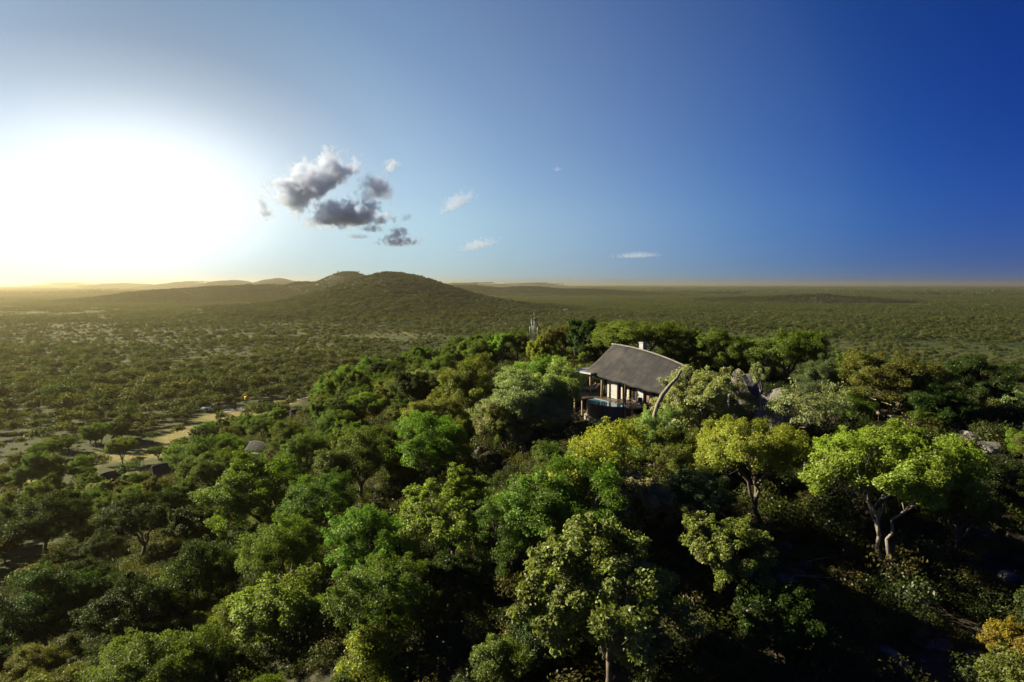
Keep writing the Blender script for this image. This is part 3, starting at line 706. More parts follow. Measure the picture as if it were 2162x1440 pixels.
PT = [(0.062,0.082,0.019), (0.045,0.072,0.017), (0.076,0.088,0.021), (0.054,0.070,0.023), (0.085,0.093,0.028)]
def make_bushveld():
    rng = np.random.default_rng(21)
    kinds = []; PM = [leaf_material(c, 'plain_leaves') for c in PT]
    for i in range(10):
        flat = i % 3 == 0
        kinds.append((far_tree(f'plain_tree_{i}', 50+i, 2.6 if not flat else 3.2, 2.4 if not flat else 3.0, 1.6 if not flat else 1.0, 7, 0.42, 620, 0.42, 0.24, PM[i % 5]), PT[i % 5]))
    for i in range(5): kinds.append((far_patch(f'plain_patch_{i}', 80+i, 34, 26, 2.6, 70, 0.9, 0.6, PM[i]), PT[i]))
    for i in range(5): kinds.append((far_patch(f'plain_wide_patch_{i}', 90+i, 150, 90, 6.0, 40, 3.2, 2.2, PM[i]), PT[i]))
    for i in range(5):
        c = tuple(v*0.62 for v in PT[i]); kinds.append((far_tree(f'slope_tree_{i}', 120+i, 2.7, 2.3, 1.7, 7, 0.44, 420, 0.5, 0.3, leaf_material(c, 'shade_dark_slope_leaves')), c))  # hill trees' leaf colour darkened in place of shade on the slopes
    P, S, Rz, I = [], [], [], []
    def band(r0, r1, dens, lo, hi, ks, kmax, slope=None, amax=46):
        n = int(dens*math.radians(2*amax)/2*(r1*r1-r0*r0))
        r = np.sqrt(rng.uniform(r0*r0, r1*r1, n)); a = np.radians(rng.uniform(-amax, amax, n)); x = r*np.sin(a); y = r*np.cos(a)
        z = ground(x, y)
        keep = ~((np.abs(x) < 135) & (y < 255) & (ground(x, y, False) > 1.6))
        if slope is not None:
            sl = np.hypot(ground(x+15, y, False)-ground(x-15, y, False), ground(x, y+15, False)-ground(x, y-15, False))/30
            keep &= (sl > 0.045) if slope else (sl <= 0.045)
        qx, qy, qd = project(x, y, z+2.0)
        for (vx, vy, vw, vh, vd) in VIEWS: keep &= ~((np.abs(qx-vx) < vw*0.5) & (np.abs(qy-vy) < vh*0.5) & (qd < vd))
        cl = clearing(x, y); patchy = fbm(x/70, y/70, 31, 3)
        thin = fbm(x/400, y/160, 41, 3)
        p = 1.0 - 0.78*sstep(0.2, 0.6, cl + (patchy-0.5)*0.5); p *= 1-0.7*sstep(0.55, 0.72, thin)
        keep &= rng.random(n) < p
        for (tx, ty, tr, *_r) in TREES:
            if ty > 60 and tx < -40: keep &= (x-tx)**2+(y-ty)**2 > (0.7*(tr+2))**2
        x, y, z, patchy = x[keep], y[keep], z[keep], patchy[keep]; m = len(x)
        s = lo+(hi-lo)*rng.random(m)**1.6; s = s*(0.45+1.15*patchy)
        P.append(np.c_[x, y, z-0.1]); S.append(np.c_[s, s, s*rng.uniform(0.8, 1.15, m)]); Rz.append(rng.random(m)*6.283); I.append(rng.integers(ks, kmax, m))
        print('band', r0, r1, m)
    band(85, 480, 0.066, 0.35, 1.5, 0, 10)
    band(480, 1150, 0.036, 0.5, 1.45, 0, 10)
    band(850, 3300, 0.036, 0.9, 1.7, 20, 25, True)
    band(1150, 3600, 0.0016, 0.8, 1.3, 10, 15, False)
    band(3600, 14000, 0.00010, 0.9, 1.4, 15, 20, False)
    scatter_object('bushveld', kinds, np.vstack(P), np.vstack(S), np.concatenate(Rz), np.concatenate(I), 'dense low bush and thorn trees covering the plain to the horizon')
make_bushveld()

def make_undergrowth():
    rng = np.random.default_rng(33); kinds = []
    for i, c in enumerate([(0.05,0.07,0.02), (0.075,0.085,0.022), (0.04,0.06,0.018), (0.07,0.085,0.025), (0.05,0.07,0.025), (0.085,0.08,0.025)]): kinds.append((far_tree(f'undershrub_{i}', 150+i, 0.9, 0.6, 0.6, 6, 0.5, 700, 0.10, 0.055, leaf_material(c, 'scrub_leaves')), c))
    n = 34000; x = rng.uniform(-115, 75, n); y = rng.uniform(10, 215, n); z = ground(x, y)
    a = (x-HO.x)*HU[0]+(y-HO.y)*HU[1]; b = (x-HO.x)*0.848+(y-HO.y)*0.53
    keep = (z > 1.5) & ~((a > -6) & (a < 12) & (b > -8) & (b < 10))
    px = 1081+FPX*x/y
    keep &= ~((px > 1440) & (y < 40) & (rng.random(n) < 0.15))
    x, y, z = x[keep], y[keep], z[keep]; m = len(x); s = 0.45+1.7*rng.random(m)**2
    scatter_object('undergrowth', kinds, np.c_[x, y, z-0.05], np.c_[s, s, s*rng.uniform(.7, 1.2, m)], rng.random(m)*6.283, rng.integers(0, 6, m), 'low scrub growing between the hillside trees')
make_undergrowth()
#@@HOUSE
# ------------------------------------------------------------------ thatched house with deck and pool
def stripes_mat(name, c0, c1, axis_scale, rough=0.8, bump_d=0.05, spec=0.2):
    g = NG(name); co = g.coord('Object', axis_scale); f = g.noise(co, 1.0, 6, 0.65); big = g.noise(g.coord('Object'), 0.35, 4)
    c = g.ramp(f, [(0.28, c0), (0.72, c1)]); c = g.mix(g.ramp(big, [(0.35, 0.0), (0.7, 0.35)]), c, tuple(x*1.25 for x in c1))
    return g.principled(c, rough, bump=f, bump_d=bump_d, spec=spec)
def thatch_mat():
    g = NG('grey_thatch'); co = g.coord('Object'); wob = g.n('ShaderNodeTexNoise', {'Vector': co, 'Scale': 0.7, 'Detail': 3}).outputs['Color']
    wv = g.n('ShaderNodeVectorMath', operation='MULTIPLY_ADD'); g.set(wv.inputs[0], wob); wv.inputs[1].default_value = (0.55, 0.2, 0.2); g.set(wv.inputs[2], co)
    mp = g.n('ShaderNodeMapping', {'Vector': wv.outputs[0]}); mp.inputs['Scale'].default_value = (5.0, 0.8, 0.8)
    f = g.noise(mp.outputs[0], 1.0, 7, 0.7); blot = g.noise(co, 0.42, 5, 0.6); fine = g.noise(co, 9.0, 3)
    c = g.ramp(f, [(0.25, (0.017,0.018,0.021)), (0.75, (0.052,0.052,0.055))])
    c = g.mix(g.ramp(blot, [(0.42, 0.0), (0.68, 0.75)]), c, (0.085,0.081,0.075)); c = g.mix(g.ramp(fine, [(0.45, 0.0), (0.8, 0.5)]), c, (0.03,0.03,0.033))
    return g.principled(c, 0.95, bump=f, bump_d=0.16, spec=0.15)
THATCH = thatch_mat()
RIDGE = plain_mat('ridge_plaster', (0.17,0.165,0.155), 0.9)
WHITE = plain_mat('limewash', (0.33,0.34,0.34), 0.9, var=0.12)
BROWN = plain_mat('brown_plaster', (0.16,0.11,0.075), 0.9)
TIMBER = stripes_mat('dark_timber', (0.03,0.02,0.014), (0.085,0.06,0.04), (2, 2, 12), 0.6, 0.01)
POSTW = stripes_mat('pale_timber', (0.20,0.15,0.09), (0.36,0.28,0.18), (3, 3, 0.8), 0.7, 0.01)
STEEL = plain_mat('roof_sheet', (0.30,0.32,0.35), 0.45, 0.6, var=0.1)
DARKM = plain_mat('black_metal', (0.02,0.02,0.022), 0.5, 0.3)
FABRIC = plain_mat('cream_fabric', (0.55,0.50,0.42), 0.9, var=0.1)
CONC = stripes_mat('wet_stained_concrete', (0.035,0.032,0.026), (0.12,0.11,0.085), (3.0, 3.0, 0.35), 0.5, 0.02, 0.4)
CONCL = plain_mat('pale_concrete', (0.34,0.33,0.30), 0.85)
def glass_mat():
    g = NG('dark_glass'); return g.principled((0.012,0.014,0.017), 0.04, spec=0.9)
GLASS = glass_mat()
def deck_mat():
    g = NG('deck_boards'); co = g.coord('Object'); w = g.n('ShaderNodeTexWave', {'Vector': co, 'Scale': 1.1, 'Distortion': 0.2}, wave_type='BANDS', bands_direction='Y')
    f = g.noise(g.coord('Object', (1, 10, 1)), 1.5, 4)
    c = g.mix(g.ramp(w.outputs['Fac'], [(0.02, 0.0), (0.12, 1.0)]), (0.012,0.009,0.006), g.ramp(f, [(0.3, (0.06,0.042,0.026)), (0.7, (0.13,0.095,0.06))]))
    return g.principled(c, 0.4, bump=w.outputs['Fac'], bump_d=0.01, spec=0.5)
DECK = deck_mat()
def water_mat(name, c):
    g = NG(name); f = g.noise(g.coord('Object'), 2.5, 2); return g.principled(c, 0.06, bump=f, bump_d=0.008, bump_s=0.25, spec=0.6)
POOLW = water_mat('pool_water', (0.05,0.26,0.42))

def thatch_roof(a0, a1, ye, yr, yb, zr, ze, thick, rng, na=42, nt=14, conc=1.22):
    """curved ridge: zr(a), eave ze(a); returns verts, faces for outer skin, soffit and edges"""
    A = np.linspace(a0, a1, na); T = np.linspace(-1, 1, 2*nt+1)
    V = []
    for layer in (0, 1):
        for i, a in enumerate(A):
            for t in T:
                q = abs(t); y = yr + (ye-yr)*q if t < 0 else yr + (yb-yr)*q
                z = ze(a) + (zr(a)-ze(a))*(1-q)**conc
                w = 0.07*(vnoise(np.array(a*1.1), np.array(t*5), 4)-0.5)+0.05*math.sin(a*2.1)*q**4
                z += float(w) - (0.10*q**8)
                aa = a + (0.25*(1-q) - 0.12)*(-1 if i == 0 else 1 if i == na-1 else 0)
                if layer: z -= thick*(0.75+0.35*q); y += (0.10 if t < 0 else -0.10)*q
                V.append((aa, y, z))
    m = len(T); F = []; off = na*m
    for i in range(na-1):
        for j in range(m-1):
            p = i*m+j; F.append((p, p+m, p+m+1, p+1)); p += off; F.append((p, p+1, p+m+1, p+m))
        F.append((i*m, i*m+off, (i+1)*m+off, (i+1)*m)); j = m-1; F.append((i*m+j, (i+1)*m+j, (i+1)*m+j+off, i*m+j+off))
    for j in range(m-1):
        F.append((j, j+1, j+1+off, j+off)); p = (na-1)*m+j; F.append((p, p+off, p+1+off, p+1))
    return V, F
def make_house():
    H = link('thatched_house', None, None, tuple(HO), (0, 0, HROT))
    tag(H, 'grey thatched house with curved ridge, white panels and dark deck on the hilltop', 'house')
    zr = lambda a: 6.05-0.0098*(a+3.6)**2; ze = lambda a: 2.95-0.062*(a+3.4)
    V, F = thatch_roof(-3.5, 10.5, -1.15, 3.6, 8.3, zr, ze, 0.34, None)
    roof = MB().poly(V, F).build('roof', THATCH, H, True)
    mb = MB(); A = np.linspace(-3.75, 10.6, 30); mb.tube([(a, 3.6, zr(a)+0.03) for a in A], [0.09]*30, 8); mb.build('ridge_cap', RIDGE, roof, True)
    mb = MB(); mb.box(0.65, 1.35, 4.25, 4.85, 3.5, 6.5); mb.box(0.60, 1.40, 4.20, 4.90, 6.5, 6.6); mb.build('chimney', WHITE, roof)
    mb = MB(); mb.box(0.75, 1.25, 4.35, 4.75, 6.6, 6.7); mb.build('chimney_cap', DARKM, roof)
    # walls
    mb = MB(); mb.poly([(-1.4,0.3,-0.1),(-1.4,7.2,-0.1),(-1.4,7.2,3.0),(-1.4,3.6,5.2),(-1.4,0.3,3.2),(-1.2,0.3,-0.1),(-1.2,7.2,-0.1),(-1.2,7.2,3.0),(-1.2,3.6,5.2),(-1.2,0.3,3.2)],
        [(0,1,2,3,4),(9,8,7,6,5),(0,5,6,1),(1,6,7,2),(2,7,8,3),(3,8,9,4),(4,9,5,0)]); mb.build('gable_wall', BROWN, H)
    MB().box(-1.19, 9.8, 7.0, 7.2, -0.1, 2.9).build('back_wall', BROWN, H)
    MB().box(9.6, 9.8, 0.0, 6.99, -0.1, 2.7).build('end_wall', BROWN, H)
    MB().box(0.0, 1.8, -0.25, -0.02, 0.0, 2.62).build('wall_panel', WHITE, H)
    MB().box(5.45, 6.35, -0.25, -0.02, 0.0, 2.32).build('wall_panel', WHITE, H)
    w = MB().box(6.36, 9.59, -0.02, 0.2, 0.0, 2.15).build('front_wall', BROWN, H)
    wf = MB(); wf.box(7.15, 7.22, -0.07, -0.025, 0.7, 2.0); wf.box(8.18, 8.25, -0.07, -0.025, 0.7, 2.0); wf.box(7.23, 8.17, -0.07, -0.025, 0.7, 0.76); wf.box(7.23, 8.17, -0.07, -0.025, 1.94, 2.0); wf.box(7.67, 7.73, -0.07, -0.025, 0.77, 1.93)
    win = wf.build('window', DARKM, H); MB().box(7.23, 7.66, -0.05, -0.03, 0.77, 1.93).build('pane', GLASS, win); MB().box(7.74, 8.17, -0.05, -0.03, 0.77, 1.93).build('pane', GLASS, win)
    # sliding doors: each leaf a frame with one pane, two with curtains behind
    def door(a0, a1, top, y=0.05):
        f = MB(); f.box(a0, a0+0.09, y, y+0.09, 0, top); f.box(a1-0.09, a1, y, y+0.09, 0, top); f.box(a0+0.09, a1-0.09, y, y+0.09, 0, 0.12); f.box(a0+0.09, a1-0.09, y, y+0.09, top-0.12, top)
        d = f.build('sliding_door', TIMBER, H); MB().box(a0+0.09, a1-0.09, y+0.035, y+0.055, 0.12, top-0.12).build('pane', GLASS, d); return d
    for (a0, a1) in ((1.85,2.6),(2.62,3.35),(4.1,4.8),(4.82,5.42)): door(a0, a1, 2.42)
    for (a0, a1) in ((-1.15,-0.6),(-0.58,-0.02)): door(a0, a1, 2.75, 0.1)
    def curtain(a0, a1, y):
        n = 16; pts = [(a0+(a1-a0)*i/n, y+0.05*math.sin(i*2.3)) for i in range(n+1)]
        m = MB(); m.poly([(p[0], p[1], z) for z in (0.1, 2.35) for p in pts], [(i, i+1, n+2+i, n+1+i) for i in range(n)]); m.build('curtain', FABRIC, H, True)
    curtain(3.38, 3.75, -0.03); curtain(2.35, 2.6, -0.06); curtain(5.15, 5.40, -0.03)
    MB().box(-1.19, 9.55, 0.3, 6.9, -0.06, -0.01).build('interior_floor', TIMBER, H)
    for (x, y) in ((-0.35,-0.85),(-2.2,-1.15),(-5.9,-1.2),(-5.9,1.9),(4.05,-0.95)):
        MB().tube([(x, y, -0.05), (x+0.02, y, 1.3), (x, y, 2.6 if x < 1 else 2.1)], [0.13, 0.11, 0.10], 8).build('post', POSTW if x < 0 else TIMBER, H, True)
    c = MB(); c.box(-6.4, -1.45, -1.7, 2.4, 2.74, 2.86); can = c.build('canopy', STEEL, H)
    f = MB(); f.box(-6.45, -6.4, -1.75, 2.45, 2.70, 2.90); f.box(-6.4, -1.45, -1.75, -1.70, 2.70, 2.90); f.box(-1.45, -1.40, -1.75, 0.2, 2.70, 2.90); f.build('canopy_edge', WHITE, can)
    d = MB(); d.box(-7.2, 7.6, -1.78, 0.28, -0.18, -0.02); d.box(-7.2, -1.42, 0.281, 3.4, -0.18, -0.02); d.box(-2.6, -0.75, -3.6, -1.781, -0.18, -0.02); d.box(5.95, 7.6, -3.0, -1.781, -0.18, -0.02); d.build('deck', DECK, H)
    for (x, y) in ((-7.0,-1.6),(-7.0,3.2),(-4.8,-1.6),(-2.4,-3.4),(-0.9,-3.4),(7.4,-2.8),(6.2,-2.8)):
        MB().tube([(x, y, -4.5), (x, y, -0.19)], [0.12, 0.11], 7).build('deck_post', POSTW, H, True)
    # railings: posts and rails
    def railing(p, q, n, h=0.95, mid=2):
        r = MB(); p = Vector(p); q = Vector(q)
        for i in range(n+1):
            c_ = p.lerp(q, i/n); r.box(c_.x-0.035, c_.x+0.035, c_.y-0.035, c_.y+0.035, 0.0, h)
        for k in range(mid+1):
            z = h*(k+1)/(mid+1)+0.02; r.tube([(p.x, p.y, z), (q.x, q.y, z)], 0.028, 5)
        return r.build('railing', POSTW, H)
    railing((-7.1,-1.68,0), (-2.65,-1.68,0), 4); railing((-7.1,-1.68,0), (-7.1,3.3,0), 4)
    railing((6.0,-2.9,0), (7.5,-2.9,0), 2); railing((5.98,-2.9,0), (5.98,-1.9,0), 1)
    return H
HOUSE = make_house()
def pool_pt(u, grow=0.0):
    ang = math.pi*u; return (2.8-(3.2+grow)*math.cos(ang), -1.82-(2.45+grow)*math.sin(ang)**0.85)
def make_pool():
    P = link('plunge_pool', None, None, tuple(HO), (0, 0, HROT)); tag(P, 'curved plunge pool of blue water below the house deck', 'pool')
    n = 40; U = [i/n for i in range(n+1)]
    def wall(g0, g1, z0, z1, z1i, name, mat):
        o = [pool_pt(u, g1) for u in U]; i_ = [pool_pt(u, g0) for u in U]
        v = [(x, y, z0) for x, y in o]+[(x, y, z1) for x, y in o]+[(x, y, z1i) for x, y in i_]+[(x, y, z0) for x, y in i_]; m = n+1; f = []
        for k in range(n):
            for r in range(4): a = r*m+k; b = ((r+1) % 4)*m+k; f.append((a, a+1, b+1, b))
        f += [(0, m, 2*m, 3*m), (n, n+3*m, n+2*m, n+m)]
        return MB().poly(v, f).build(name, mat, P, False)
    wall(0.0, 0.16, -1.75, -0.13, -0.13, 'pool_wall', CONC)
    wall(0.02, 0.45, -3.4, -1.76, -1.76, 'plinth', CONCL)
    wt = [pool_pt(u, -0.01) for u in U]; MB().poly([(x, y, -0.10) for x, y in wt], [tuple(range(n+1))]).build('water', POOLW, P)
make_pool()
def make_lounger(a, b, lab):
    c, s_ = math.cos(HROT), math.sin(HROT); x, y = HO.x+a*c-b*s_, HO.y+a*s_+b*c
    L = link('sun_lounger', None, None, (x, y, HO.z-0.02), (0, 0, HROT-0.35)); tag(L, lab, 'lounger', 'loungers on the left deck')
    f = MB(); f.box(-0.32, 0.32, -1.0, 0.95, 0.24, 0.30); f.build('frame', TIMBER, L)
    for sx in (-0.28, 0.28):
        for sy in (-0.92, 0.85): MB().box(sx-0.03, sx+0.03, sy-0.03, sy+0.03, 0, 0.24).build('leg', TIMBER, L)
    MB().box(-0.30, 0.30, -0.98, 0.30, 0.30, 0.40).build('cushion', FABRIC, L)
    MB().poly([(-0.3,0.30,0.31),(0.3,0.30,0.31),(0.3,0.92,0.86),(-0.3,0.92,0.86),(-0.3,0.24,0.41),(0.3,0.24,0.41),(0.3,0.86,0.96),(-0.3,0.86,0.96)], [(0,3,2,1),(4,5,6,7),(0,1,5,4),(1,2,6,5),(2,3,7,6),(3,0,4,7)]).build('backrest', FABRIC, L)
make_lounger(-5.5, 1.3, 'cream sun lounger on the deck, nearer the grey shrubs'); make_lounger(-4.55, 1.2, 'cream sun lounger on the deck, nearer the house')
def deck_chair(a, b):
    c, s_ = math.cos(HROT), math.sin(HROT); x, y = HO.x+a*c-b*s_, HO.y+a*s_+b*c
    L = link('deck_chair', None, None, (x, y, HO.z-0.02), (0, 0, HROT+0.3)); tag(L, 'dark chair on the deck at the end of the pool', 'chair')
    MB().box(-0.28, 0.28, -0.28, 0.28, 0.40, 0.46).build('seat', DARKM, L); MB().box(-0.28, 0.28, 0.23, 0.28, 0.47, 0.95).build('backrest', DARKM, L)
    for sx in (-0.25, 0.25):
        for sy in (-0.25, 0.25): MB().box(sx-0.025, sx+0.025, sy-0.025, sy+0.025, 0, 0.40).build('leg', DARKM, L)
deck_chair(6.7, -1.2)

# the thick leaning limb of the tree beside the house
def lean_limb():
    tree = [o for o in COL.objects if o.name.startswith('leaning_tree')][0]
    bpy.context.view_layer.update(); inv = tree.matrix_world.inverted()
    dep = project(tree.location.x, tree.location.y, tree.location.z)[2]; print('lean tree depth', dep)
    pts = []
    for (px, py, d) in ((1378,905,61),(1382,880,60.6),(1389,855,60.2),(1400,832,59.9),(1416,812,59.7),(1429,799,59.6),(1438,782,60.2)):
        r = ray(px, py); pts.append(inv @ Vector((r.x*d, r.y*d, CAMZ+r.z*d)))
    s = tree.scale.x
    MB().tube(pts, [v/s for v in (0.26, 0.24, 0.22, 0.20, 0.17, 0.14, 0.09)], 9).build('leaning_limb', PALE, tree, True)
lean_limb()
#@@ROCKS
# ------------------------------------------------------------------ rocks
def rock_mat(name, a, b):
    g = NG(name); co = g.coord('Object'); f = g.noise(co, 1.6, 8, 0.65); f2 = g.noise(co, 9.0, 4)
    c = g.mix(g.ramp(f2, [(0.5, 0.0), (0.75, 0.4)]), g.ramp(f, [(0.3, a), (0.68, b)]), (0.05,0.05,0.04))
    return g.principled(c, 0.9, bump=f, bump_d=0.25, spec=0.2)
ROCK = rock_mat('grey_rock', (0.05,0.05,0.05), (0.19,0.185,0.18)); DROCK = rock_mat('dark_rock', (0.03,0.03,0.032), (0.13,0.125,0.12))
import bmesh
def rock_mesh(seed, mat, flat=0.75, sub=3):
    rng = np.random.default_rng(seed); bm = bmesh.new(); bmesh.ops.create_icosphere(bm, subdivisions=sub, radius=1.0)
    pl = [(lambda n: n/np.linalg.norm(n))(rng.normal(size=3)) for _ in range(11)]; dd = rng.uniform(0.55, 0.95, 11)
    for v in bm.verts:
        p = np.array(v.co)
        for n, d in zip(pl, dd):
            e = p@n-d
            if e > 0: p = p-n*e*0.9
        p = p*(1+0.16*(fbm(np.array(p[0]*2.2+seed), np.array(p[1]*2.2+p[2]*1.7), seed, 3)-0.5)); p[2] *= flat
        v.co = p
    me = bpy.data.meshes.new('boulder'); bm.to_mesh(me); bm.free(); me.materials.append(mat); return me
ROCKS = [rock_mesh(s_, ROCK) for s_ in (1, 2, 3, 4, 5)]; DROCKS = [rock_mesh(s_, DROCK) for s_ in (6, 7, 8, 9)]
rr_ = random.Random(9)
BOULD = [(1580,806,72,0,'pale rounded boulder right of the tree beside the house'),(1556,792,34,0,'small boulder top peeping over the tree beside the house'),(1638,852,84,0,'large grey boulder with the thin pale stem tree on it'),(1612,868,46,0,'grey boulder under the large one by the half-bare shrub'),(1650,884,44,0,'low boulder at the foot of the boulder pile'),
 (1196,736,46,1,'dark flat boulder on the ridge beside the sunlit lime tree'),(1178,746,30,1,'dark boulder just left under the flat ridge boulder'),(1070,722,24,1,'dark boulder on the ridge left of the masts'),(1086,779,20,1,'topmost black rock of the cliff'),(1078,795,22,1,'second black rock down the cliff'),(1068,820,26,1,'third black rock down the cliff'),(1058,842,24,1,'fourth black rock down the cliff'),(1046,866,26,1,'fifth black rock down the cliff'),(1036,892,28,1,'sixth black rock down the cliff'),(1030,920,34,1,'seventh black rock down the cliff'),(1016,948,32,1,'lowest black rock of the cliff'),
 (1085,935,34,1,'dark rock under the small cliff-edge tree'),(1112,948,38,1,'dark rock right of the cliff-edge tree trunk'),(1140,940,28,1,'dark rock above the yellow crown'),(1100,968,30,1,'dark rock below the cliff-edge tree trunk'),
 (2000,905,60,0,'left block of the outcrop behind the lime dome tree'),(2045,922,72,0,'broadest block of the outcrop at the right'),(2088,942,56,0,'right block of the outcrop near the rail'),(2010,868,24,0,'upright stone left of the pair above the outcrop'),(2038,862,28,0,'upright stone right of the pair above the outcrop'),(2060,960,40,0,'low block under the outcrop'),(2030,895,26,0,'small stone on top of the outcrop'),
 (1740,1246,30,0,'pale upright stone in the dark slope below the lime umbrella tree'),(1700,1195,28,1,'stone by the fallen branches'),(1662,1150,34,1,'rock in shade right of the loose foreground tree'),(1730,1098,30,1,'rock under the lime umbrella tree'),(1625,1120,44,1,'large shaded rock between the two lime trees'),(1690,1090,40,1,'shaded block just below the lime umbrella tree trunk'),(2135,1215,54,0,'pale boulder at the right edge'),(2062,1235,40,0,'boulder left of the one at the right edge'),(1950,1342,62,0,'large pale boulder near the bottom right'),(1990,1352,48,0,'boulder touching the large pale one at bottom right'),(1868,1372,56,0,'flat boulder left of the large pale one at bottom right'),(1966,1262,44,0,'lit stone left of the right-edge boulders'),(1905,1405,44,0,'boulder at the bottom edge under the large pale one'),(1775,1205,34,0,'stone in the middle of the dark slope'),(1800,1125,28,0,'stone left of the twin pale trunks'),(1830,1300,40,1,'dark rock below the pale upright stone'),(2090,1330,40,1,'dark rock above the golden bush')]
KOPJE = {1580: 67.0, 1556: 69.0, 1638: 62.0, 1612: 61.0, 1650: 59.0}
for (px, py, w, dk, lab) in BOULD:
    kd = KOPJE.get(px)
    if kd:                                                   # tall blocks standing on the hilltop beside the house
        r = ray(px, py-w*0.45); x, y, zt = r.x*kd, r.y*kd, CAMZ+r.z*kd; z = ground1(x, y)-0.4; hh = (zt-z)/2; s = w*kd/FPX/2*1.05
        o = link('boulder', rr_.choice(ROCKS), None, (x, y, z+hh), (rr_.uniform(-.12, .12), rr_.uniform(-.12, .12), rr_.random()*6.28), (s, s, hh/0.72))
        tag(o, lab, 'boulder', 'boulders on the hill'); continue
    h = hit(px, py, lambda d: 0.25*w*d/FPX)
    x, y, z, dep = h; s = w*dep/FPX/2*1.05
    o = link('boulder', rr_.choice(DROCKS if dk else ROCKS), None, (x, y, z+0.15*s), (rr_.uniform(-.25, .25), rr_.uniform(-.25, .25), rr_.random()*6.28), (s*rr_.uniform(.85, 1.1), s*rr_.uniform(.85, 1.1), s*rr_.uniform(.75, 1.05)))
    tag(o, lab, 'boulder', 'boulders on the hill')
def make_scree():
    rng = np.random.default_rng(44); kinds = [(rock_mesh(20+i, ROCK if i < 3 else DROCK, 0.7, 2), (0.2,0.2,0.2)) for i in range(6)]
    n = 9000; x = rng.uniform(-30, 70, n); y = rng.uniform(12, 170, n); z = ground(x, y)
    px = 1081+FPX*x/y; b = (x-HO.x)*0.848+(y-HO.y)*0.53; a = (x-HO.x)*HU[0]+(y-HO.y)*HU[1]
    p = np.where((px > 1380) & (y < 46), 0.55, 0.07); p = np.where((px > 990) & (px < 1130) & (y > 60) & (y < 110), 0.5, p); p = np.where((px > 1900) & (y < 75), 0.4, p)
    keep = (z > 8) & (rng.random(n) < p*(0.4+1.2*fbm(x/5, y/5, 8))) & ~((a > -7.5) & (a < 11) & (b > -6) & (b < 8.5))
    x, y, z = x[keep], y[keep], z[keep]; m = len(x); s = 0.12+0.65*rng.random(m)**2.6
    scatter_object('scree', kinds, np.c_[x, y, z], np.c_[s*rng.uniform(.7, 1.3, m), s, s*rng.uniform(.6, 1, m)], rng.random(m)*6.283, rng.integers(0, 6, m), 'loose grey stones strewn over the rocky slope')
make_scree()
def fallen(px, py, L, ang, lab):
    x, y, z, dep = hit(px, py); rng = np.random.default_rng(int(px))
    mb = MB(); d = np.array([math.cos(ang), math.sin(ang), 0])
    pts = [np.array([0, 0, 0.15])+d*t*L+np.array([0, 0, 0.25*math.sin(t*3)])+rng.normal(size=3)*0.05 for t in np.linspace(0, 1, 7)]
    mb.tube(pts, np.linspace(0.09, 0.02, 7), 6)
    for k in (2, 3, 4): mb.tube([pts[k], pts[k]+np.array([d[1], -d[0], 0.5])*0.5+d*0.4, pts[k]+np.array([d[1], -d[0], 0.6])*0.8+d*1.0], [0.04, 0.03, 0.012], 5)
    tag(mb.build('fallen_branch', PALE, None, True, (x, y, ground1(x, y))), lab, 'branch')
fallen(1690, 1200, 3.0, 0.3, 'pale fallen branch lying on the dark rocky slope'); fallen(1670, 1228, 1.8, -0.4, 'short fallen branch below the longer one on the slope'); fallen(1170, 1345, 2.6, 0.2, 'bare fallen branch under the broad foreground tree')
#@@SMALL
# ------------------------------------------------------------------ walkway, rails, masts, huts
def along(p, q, name, label, cat, build):
    P0 = Vector(p); P1 = Vector(q); d = P1-P0; L = math.hypot(d.x, d.y)
    o = link(name, None, None, p, (0, 0, math.atan2(d.y, d.x))); tag(o, label, cat); build(o, L, d.z); return o
def W(px, py, up=0.0):
    h = hit(px, py, lambda d: up); return (h[0], h[1], h[2]+up)
def walkway(o, L, dz):
    n = int(L/0.3)
    base = MB(); base.poly([(0,-0.55,-0.16),(L,-0.55,dz-0.16),(L,0.55,dz-0.16),(0,0.55,dz-0.16),(0,-0.55,-0.05),(L,-0.55,dz-0.05),(L,0.55,dz-0.05),(0,0.55,dz-0.05)], [(0,3,2,1),(4,5,6,7),(0,1,5,4),(1,2,6,5),(2,3,7,6),(3,0,4,7)]); base.build('beam', POSTW, o)
    for i in range(n):
        x = i*L/n; z = dz*x/L; MB().box(x+0.01, x+L/n-0.015, -0.6, 0.6, z-0.045, z).build('plank', POSTW, o)
    for s in (-0.6, 0.6):
        for i in range(int(L/1.6)+1):
            x = min(L, i*1.6); z = dz*x/L; MB().box(x-0.05, x+0.05, s-0.05, s+0.05, z-1.0, z+1.0).build('post', TIMBER, o)
        MB().tube([(0, s, 1.02), (L, s, dz+1.02)], 0.05, 6).build('handrail', POSTW, o, True)
    g = MB(); g.poly([(L*0.35,-0.66,dz*0.35-0.30),(L,-0.66,dz-0.30),(L,-0.66,dz+0.02),(L*0.35,-0.66,dz*0.35+0.02)], [(0,1,2,3)]); g.poly([(L*0.35,-0.70,dz*0.35-0.30),(L,-0.70,dz-0.30),(L,-0.70,dz+0.02),(L*0.35,-0.70,dz*0.35+0.02)], [(3,2,1,0)]); g.build('side_panel', CONCL, o)
along(W(1818, 850, 1.0), W(1905, 882, 1.0), 'boardwalk', 'wooden boardwalk with handrails behind the lime dome tree', 'walkway', walkway)
def rail(o, L, dz):
    for k, off in enumerate((0.0, 0.45)): MB().tube([(0, 0, 0.5+off), (L*0.5, 0, dz*0.5+0.47+off), (L, 0, dz+0.5+off)], 0.045, 6).build('handrail', POSTW, o, True)
    for i in range(int(L/1.8)+1): x = min(L, i*1.8); MB().box(x-0.05, x+0.05, -0.05, 0.05, dz*x/L-0.5, dz*x/L+1.0).build('post', TIMBER, o)
